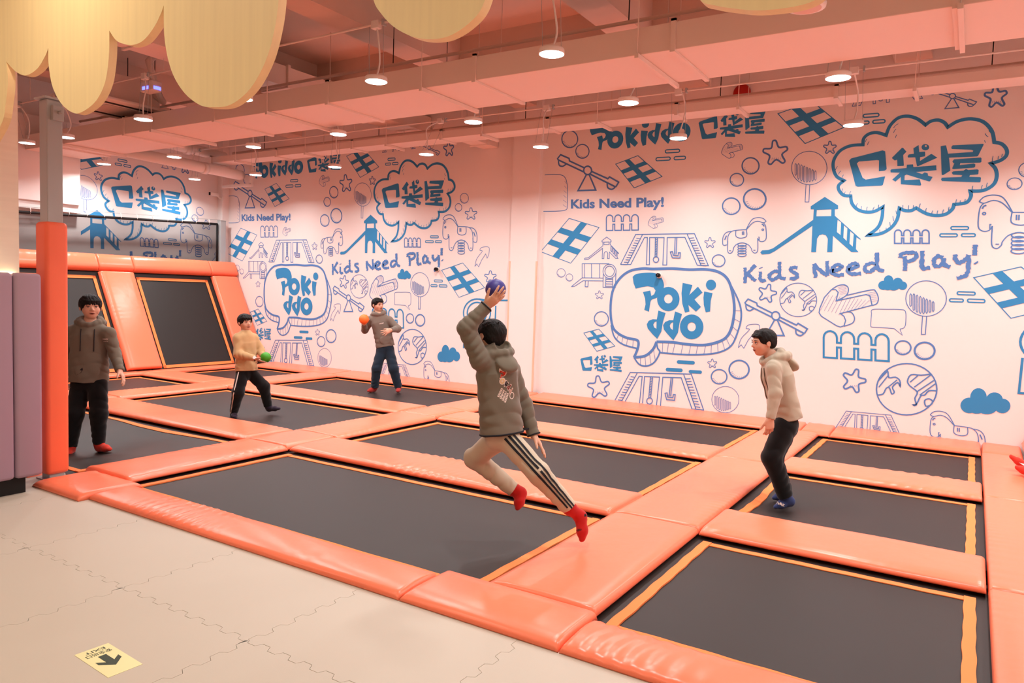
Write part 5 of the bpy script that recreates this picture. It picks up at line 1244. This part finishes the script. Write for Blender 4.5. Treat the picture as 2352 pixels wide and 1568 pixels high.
# ---- the leaping thrower, seen from behind
D = 4.72
tf = VFh * .75 - VRh * .62; hf = VFh * .62 - VRh * .78
G = on_z(1210, 1130, 0)
o_ = dict(base=at(1200, 1110, D), top=HOOD, top_name='hoodie', legs=CREAMP, legs_name='sweatpants', sock=REDS, sleeve=.064, hemw=1.10, thigh=.080, shin=.066, cuff=.052, hood=.88)
J = dict(head=(1125, 773, 0), neck=(1136, 812, .0), pelvis=(1155, 968, 0), hem=(1153, 996, 0), sl=(1103, 826, -.10), el=(1071, 752, -.14), wl=(1118, 702, -.13), sr=(1172, 852, .10), er=(1203, 930, .14), wr=(1226, 1000, .10),
         hl=(1167, 1009, -.03), hr=(1141, 1008, .055), kl=(1236, 1085, -.12), al=(1307, 1166, -.10), bl=(1333, 1186, -.08), tl=(1341, 1247, -.13), kr=(1090, 1052, .26), ar=(1180, 1124, .24), br=(1196, 1132, .23), tr=(1190, 1172, .17))
TB = nv(at(1138.5, 664.5, D - .08))
wl = nv(at(1118, 702, D - .13)); wr = nv(at(1226, 1000, D + .10))
THR = person('person', 'person in olive hoodie and striped cream sweatpants leaping with arm raised to throw', D, J, .212, tf, hf, UPV + .25 * VFh, o_, .134, deep=.88, res=.005,
             hands=[('wl', nv(at(1145, 680, D - .17)) - wl, TB - nv(at(1140, 688, D - .17)), -VRh, dict(curl=(.22, .20, .22, .28), spread=.16, tcurl=.3)), ('wr', nv(at(1243, 1024, D + .08)) - wr, -VRh * .6 - UPV * .3, -VFh * .5 - VRh, dict(curl=(.12, .15, .18, .2), spread=.28, tcurl=.1))],
             hair=dict(fringe=.12, side=-.02, back=-.10, puff=1.05, spikes=26, seed=5), arm=1.0)
ballobj('dodgeball', 'purple dodgeball held high by the leaping thrower', TB, .066, mat('purple_ball', '3A3580', .5, .4, bump=.05, bscale=300))
T_ = THR; tL = bvh(T_['legs'])
def leg_stripe(per, a, b, c, offs, wid, outdir, m, name):
    A = per['A']; pts = []
    chain = [A[a], A[b], A[c]]
    N = 26; rows = []
    for i in range(N + 1):
        t = i / N * 2; s = min(int(t), 1); q = chain[s] + (chain[s + 1] - chain[s]) * (t - s); d = nrm(chain[s + 1] - chain[s])
        o = nrm(outdir - d * (outdir @ d)); sd = np.cross(d, o); row = []
        for e in (offs - wid, offs + wid):
            dirn = nrm(o * math.cos(e) + sd * math.sin(e)); h_ = bvh_leg.ray_cast(Vector(q + dirn * .3), Vector(-dirn), .3)
            if h_[0] is None: row = []; break
            row.append(h_[0] + Vector(dirn) * .0045 - Vector(per['loc']))
        if row: rows.append(row)
    vs = [p for r_ in rows for p in r_]; fs = [(2 * i, 2 * i + 1, 2 * i + 3, 2 * i + 2) for i in range(len(rows) - 1)]
    return obj(name, (vs, [], fs), m, per['lego'])
bvh_leg = tL
od = nv(-VF * .93 + VR * .10 + UPV * .35)
for e in (-.36, 0.0, .36): leg_stripe(THR, 'hl', 'kl', 'al', e, .095, od, NAVY, 'side_stripe')
# dark hem and cuff bindings
def binding(per, c, axis, r, tree, m, name, parent, n=36, th=.006):
    axis = nrm(axis); u_, v_ = frame_for(Vector(axis)); pts = []
    for i in range(n + 1):
        a = 2 * math.pi * i / n; dd = u_ * math.cos(a) + v_ * math.sin(a); h_ = tree.ray_cast(Vector(c) + dd * .35, -dd, .36)
        pts.append((h_[0] if h_[0] is not None else Vector(c) + dd * r) - Vector(per['loc']))
    bm = bmesh.new(); add_tube(bm, pts, th, 6, caps=False); return obj(name, bm, m, parent)
binding(THR, THR['hem'] + THR['tu'] * .008, THR['tu'], .13, THR['tree'], NAVY, 'hem_binding', THR['topo'])
for w_, e_ in (('wl', 'el'), ('wr', 'er')):
    ax_ = nrm(THR['A'][w_] - THR['A'][e_]); binding(THR, THR['A'][w_] - ax_ * .006, ax_, .04, THR['tree'], NAVY, 'cuff_binding', THR['topo'], 20, .005)
# printed patch on the back
bo = nv(at(1162, 884, D - .12)); br_ = nrm(VR * .86 + VF * .32 - UPV * .42); bu_ = nrm(UPV * .9 + VR * .45)
cols = [('P', 'C2301F', (-.052, .048), .050), ('o', 'D9B98E', (-.030, .012), .034), ('K', '2A2026', (.004, .006), .034), ('d', '7A2F2A', (.030, -.006), .036), ('d2', 'B98A78', (.052, -.022), .034)]
for nm, cl, (dx, dy), hh in cols:
    for gro, mm, lf in ((1.28, PRW, .0016), (1.0, mat('patch_' + cl, cl, .8), .0028)):
        d = Dr(); d.fill(GL[nm][0], GL[nm][1] if gro == 1.0 else []); a0, a1, b0, b1 = bbox(d.v)
        decal('back_print', d, Vector(bo) + Vector(br_) * dx + Vector(bu_) * dy, br_, bu_, hh * gro / (b1 - b0), THR['tree'], mm, THR['topo'], THR['loc'], lf)
rn = random.Random(9)
for i in range(3):
    for j in range(4):
        d = Dr().fill([Vector((0, 0)), Vector((.013, 0)), Vector((.013, .018)), Vector((0, .018))])
        q = Vector(bo) + Vector(br_) * (-.012 + j * .017) + Vector(bu_) * (-.038 - i * .02 - j * .004); decal('back_print', d, q, br_, bu_, 1, THR['tree'], PRW, THR['topo'], THR['loc'], .0016)
        d = Dr().stroke([Vector((0, 0)), Vector((rn.uniform(-.004, .006), .007)), Vector((.008, rn.uniform(.006, .014)))], .003); decal('back_print', d, q, br_, bu_, 1, THR['tree'], NAVY, THR['topo'], THR['loc'], .0026)
d = Dr().stroke([Vector((.016 * math.cos(a * .3), .018 * math.sin(a * .3))) for a in range(22)], .006); decal('back_print', d, Vector(bo) + Vector(br_) * .072 + Vector(bu_) * -.045, br_, bu_, 1, THR['tree'], PRW, THR['topo'], THR['loc'])
d = text_draw('nMo', .02); SM, so = o_['sock_tree']['l']
decal('sock_print', d, nv(at(1330, 1217, D - .14)), nrm(VR * .85 + UPV * .5), nrm(UPV * .85 - VR * .5), .018, bvh(SM), mat('sock_ink', '4A0E10', .8), so, THR['loc'])
bm = bmesh.new(); q = nv(at(1339.5, 1184, D - .085)); uv_ell(bm, q - THR['loc'], (.024, .033, .024), (nv(VR), nv(VF), UPV)); obj('heel_patch', bm, NAVY, so)

# ---- boy in brown hoodie beside the padded post
D = 7.70
o_ = dict(base=on_z(205, 1042, -.22), top=HOOD, top_name='hoodie', legs=BLACKC, legs_name='sweatpants', sock=cloth('coral_sock', 'CC3A2C', 300), sleeve=.059, hemw=1.04, thigh=.085, shin=.070, cuff=.051, pocket=True)
J = dict(head=(208, 705, 0), neck=(207, 741, 0), pelvis=(203, 862, 0), hem=(204, 876, 0), sl=(250, 766, -.02), el=(264, 812, 0), wl=(275, 852, -.10), sr=(165, 762, -.04), er=(150, 812, 0), wr=(150, 858, -.1),
         hl=(224, 884, 0), hr=(186, 884, 0), kl=(227, 950, -.06), al=(227, 1018, 0), bl=(229, 1027, .02), tl=(254, 1031, -.07), kr=(172, 950, -.1), ar=(163, 1024, -.08), br=(161, 1035, -.06), tr=(150, 1045, -.17))
wl = nv(at(275, 852, D - .1)); wr = nv(at(150, 858, D - .1))
HB = person('person', 'person in brown hoodie, black trousers and red socks standing beside the padded post', D, J, .246, -VFh * .9 + VRh * .35, -VFh * .78 + VRh * .62, UPV, o_, .180, deep=.66,
            hands=[('wl', nv(at(286, 872, D - .14)) - wl, -VRh, -VFh, dict(curl=(.25, .3, .3, .35))), ('wr', nv(at(148, 882, D - .12)) - wr, VRh, -VFh, dict(curl=(.3, .3, .3, .3)))],
            hair=dict(fringe=.075, side=-.05, back=-.24, puff=1.07, seed=2), mouth=.003)
def strings(per, m, ln=.20, gap=.055):
    k = per['k']; nb = per['A']['neck'] - per['up'] * .05 * k
    for s in (-1, 1):
        pts = []
        for i in range(9):
            q = Vector(nb + per['tr'] * s * gap * k - per['up'] * (ln * k * i / 8 + .01)); n = Vector(per['tf']); h_ = per['tree'].ray_cast(q + n * .35, -n, .4)
            pts.append((h_[0] + n * .004 if h_[0] is not None else q) - Vector(per['loc']))
        bm = bmesh.new(); add_tube(bm, pts, .0042, 6); obj('drawstring', bm, m, per['topo'])
strings(HB, NAVY)
d = text_draw('NOEY', .03); q = HB['hem'] * .36 + HB['A']['neck'] * .64 + HB['tr'] * -.09
decal('chest_print', d, nv(at(238, 779, D - .2)), -HB['tr'], HB['up'], .020, HB['tree'], PRW, HB['topo'], HB['loc'])
d = Dr(); [d.stroke([Vector((i * .012, 0)), Vector((i * .012 + .008, 0))], .007) for i in range(5)]; decal('chest_print', d, nv(at(238, 784.5, D - .2)), -HB['tr'], HB['up'], .8, HB['tree'], PRW, HB['topo'], HB['loc'])
d = Dr().fill([Vector((0, 0)), Vector((.03, .055)), Vector((.045, .07)), Vector((.05, .05)), Vector((.035, .02))]); decal('pocket_opening', d, nv(at(181, 853, D - .2)), -HB['tr'], HB['up'], 1.1, HB['tree'], NAVY, HB['topo'], HB['loc'])

# ---- boy with the green ball
D = 9.42
o_ = dict(base=on_z(580, 950, -.04), top=SAND, top_name='sweater', legs=BLACKC, legs_name='track_pants', sock=PURPS, sleeve=.064, hemw=1.10, thigh=.084, shin=.072, cuff=.054)
J = dict(head=(563, 740, 0), neck=(564, 764, 0), pelvis=(566, 842, 0), hem=(566, 851, 0), sl=(583, 777, .10), el=(598, 804, .12), wl=(604, 818, .03), sr=(546, 777, -.08), er=(547, 813, -.14), wr=(587, 823, -.16),
         hl=(577, 857, .06), hr=(557, 858, -.05), kl=(606, 888, .04), al=(616, 932, .10), bl=(618, 938, .12), tl=(643, 938, .02), kr=(547, 900, -.12), ar=(537, 946, -.02), br=(536, 952, .0), tr=(540, 957, -.14))
wl = nv(at(604, 818, D + .03)); wr = nv(at(587, 823, D - .16)); GBc = nv(at(610.5, 820.5, D - .14))
GB = person('person', 'person in sand knit sweater and black track pants holding the green ball', D, J, .206, -VFh * .55 + VRh * .83, -VFh * .62 + VRh * .78, UPV, o_, .138, deep=.72,
            hands=[('wl', nv(at(611, 827, D - .03)) - wl, GBc - wl, UPV, dict(curl=(.35, .35, .35, .35))), ('wr', nv(at(603, 831, D - .18)) - wr, UPV * .8 + VFh * .3, -VFh * .5 + UPV, dict(curl=(.12, .12, .15, .2), spread=.15))],
            hair=dict(fringe=.13, side=-.06, back=-.18, puff=1.06, seed=8, part=.1), hood=False)
ballobj('dodgeball', 'green dodgeball held in both hands by the sweater-clad player', GBc, .066, mat('green_ball', '3F9A1C', .5, .4, bump=.05, bscale=300))
bvh_leg = bvh(GB['legs']); leg_stripe(GB, 'hr', 'kr', 'ar', 0.0, .09, nv(-VF * .85 - VR * .25), mat('white_piping', 'E9E2DA', .7), 'piping')
q = GB['A']['wr']; ax_ = nrm(q - GB['A']['er']); wt = thing('wristwatch', 'white-faced wristwatch on the wrist of the player with green ball', 'watch', q - ax_ * .004)
bm = bmesh.new(); u_, v_ = frame_for(Vector(ax_)); add_tube(bm, [(u_ * math.cos(a * .3307) + v_ * math.sin(a * .3307)) * .033 for a in range(20)], .006, 6, caps=False); obj('strap', bm, NAVY, wt)
o = lathe('dial', [(.019, 0), (.021, .004), (.018, .009)], mat('watch_dial', 'F2EEEA', .3), wt, 18); dn = Vector(nrm(-VF + UPV * .3)); o.rotation_mode = 'QUATERNION'; o.rotation_quaternion = dn.to_track_quat('Z', 'Y'); o.location = dn * .034

# ---- man with the orange ball at the mural
D = 11.8
o_ = dict(base=on_z(885, 897, -.03), top=HOODM, top_name='hoodie', legs=JEANS, legs_name='jeans', sock=cloth('dark_red_sock', 'A8302A', 300), sleeve=.062, hemw=1.0, thigh=.084, shin=.072, cuff=.062, pocket=True)
J = dict(head=(867.5, 700, 0), neck=(870, 720.5, 0), pelvis=(884, 790, 0), hem=(885, 796, 0), sl=(894, 735, .0), el=(914, 755, -.02), wl=(898, 758, -.24), sr=(853, 734, -.02), er=(838, 758, .03), wr=(836, 744, -.14),
         hl=(893, 803, .0), hr=(877, 803, .0), kl=(904, 847, -.07), al=(915, 889, .0), bl=(915, 894, .03), tl=(914, 898, -.14), kr=(865, 846, -.08), ar=(861, 889, .0), br=(859, 894, .02), tr=(844, 898, -.08))
wl = nv(at(898, 758, D - .24)); wr = nv(at(836, 744, D - .14)); OB = nv(at(836, 733, D - .20))
MN = person('person', 'person in grey-brown hoodie and dark jeans cocking the orange ball before the mural', D, J, .216, -VFh * .88 + VRh * .40, -VFh * .62 + VRh * .80, UPV, o_, .150, deep=.66,
            hands=[('wl', nv(at(880, 765, D - .28)) - wl, -VFh * -.4 + VRh * -.1 + UPV * -.2 + VFh * .4, UPV, dict(curl=(.12, .15, .2, .25), spread=.3)), ('wr', nv(at(838, 738, D - .12)) - wr, OB - wr, VRh, dict(curl=(.4, .4, .4, .4)))],
            hair=dict(fringe=.19, side=-.05, back=-.16, puff=1.02, seed=4), mouth=.006)
ballobj('dodgeball', 'orange dodgeball raised in one hand in front of the mural', OB, .078, mat('orange_ball', 'FF7A34', .5, .4, bump=.05, bscale=300))
d = text_draw('NOEY', .03); decal('chest_print', d, nv(at(880, 741, D - .2)), -MN['tr'], MN['up'], .026, MN['tree'], PRW, MN['topo'], MN['loc'], .004)

# ---- boy in beige hoodie, side view
D = 6.14
o_ = dict(base=on_z(1795, 1160, -.12), top=BEIGE, top_name='hoodie', legs=BLACKC, legs_name='sweatpants', sock=BLUES, sleeve=.059, hemw=1.0, thigh=.094, shin=.074, cuff=.060)
J = dict(head=(1754, 786, 0), neck=(1775, 822, 0), pelvis=(1806, 955, 0), hem=(1806, 962, 0), sl=(1776, 846, -.15), el=(1781, 904, -.21), wl=(1769, 962, -.23), sr=(1784, 846, .16), er=(1790, 904, .22), wr=(1778, 958, .22),
         hl=(1802, 980, -.07), hr=(1806, 980, .08), kl=(1772, 1050, -.09), al=(1804, 1140, -.07), bl=(1814, 1151, -.06), tl=(1778, 1165, -.08), kr=(1776, 1050, .11), ar=(1803, 1128, .12), br=(1808, 1136, .12), tr=(1774, 1143, .11))
wl = nv(at(1769, 962, D - .23)); wr = nv(at(1778, 958, D + .22))
RB = person('person', 'person in beige hoodie, black trousers and blue socks standing in profile', D, J, .218, -VRh * .97 - VFh * .12, -VRh * .98 - VFh * .10 - UPV * .12, UPV, o_, .165, deep=.70,
            hands=[('wl', nv(at(1768, 984, D - .23)) - wl, VFh, -VRh, dict(curl=(.5, .55, .6, .65))), ('wr', nv(at(1776, 982, D + .22)) - wr, -VFh, -VRh, dict(curl=(.5, .5, .5, .5)))],
            hair=dict(fringe=.27, side=.10, back=-.02, puff=1.02, spikes=8, seed=6))
strings(RB, mat('grey_cord', '6A5C50', .8), .26, .03)
SM, so = o_['sock_tree']['l']; d = text_draw('PARK', .03)
decal('sock_print', d, nv(at(1794, 1158, D - .12)), nrm(VR * .9 - UPV * .35), nrm(UPV * .9 + VR * .35), .030, bvh(SM), PRW, so, RB['loc'])

# ---- seated player, only the feet reach into the picture
o_ = dict(base=(1.3, 9.10, .05), top=HOOD, top_name='hoodie', legs=BLACKC, legs_name='sweatpants', sock=cloth('coral_sock', 'CC3A2C', 300), sleeve=.064, thigh=.092, shin=.07, cuff=.055)
q0 = on_z(2330, 1070, .11); D = (q0 - CO).dot(CF)
def W2(x, y, z):                 # world point to the joint notation used above
    v = Vector((x, y, z)) - CO; dz = v.dot(CF); return (1176 + F_PX * v.dot(CR) / dz, 784 - F_PX * v.dot(CU) / dz, dz - D)
fx, fy = q0.x, q0.y
J = dict(head=W2(fx + .96, fy + .0, .82), neck=W2(fx + .94, fy, .63), pelvis=W2(fx + .86, fy, .17), hem=W2(fx + .86, fy, .15), sl=W2(fx + .93, fy - .16, .55), el=W2(fx + .86, fy - .24, .33), wl=W2(fx + .66, fy - .20, .26), sr=W2(fx + .93, fy + .16, .55), er=W2(fx + .86, fy + .24, .33), wr=W2(fx + .66, fy + .20, .26),
         hl=W2(fx + .84, fy - .09, .145), hr=W2(fx + .84, fy + .09, .145), kl=W2(fx + .52, fy - .12, .25), al=W2(fx + .20, fy - .14, .13), bl=W2(fx + .16, fy - .145, .09), tl=W2(fx - .02, fy - .16, .125), kr=W2(fx + .52, fy + .10, .27), ar=W2(fx + .18, fy + .07, .15), br=W2(fx + .14, fy + .07, .10), tr=W2(fx - .06, fy + .06, .19))

SP = person('person', 'seated person in black trousers and red socks resting on the orange edge pad', D, J, .21, (-1, 0, .1), (-1, 0, 0), UPV, o_, .15, res=.007, hands=[('wl', (-.5, 0, -.2), (0, .5, -1), (0, 1, 0), dict()), ('wr', (-.5, 0, -.2), (0, -.5, -1), (0, -1, 0), dict())], hair=dict(fringe=.1, seed=3))
for s_, (px, py) in (('l', (2344, 1066)), ('r', (2329, 1052))):
    SM, so = o_['sock_tree'][s_]; d = Dr().fill([Vector((0, 0)), Vector((.05, .0)), Vector((.055, .03)), Vector((.01, .035))], [[Vector((.02, .01)), Vector((.04, .008)), Vector((.03, .025))]])
    decal('sock_print', d, nv(on_z(px, py, .13)), VR, UPV, 1.0, bvh(SM), PRW, so, SP['loc'])
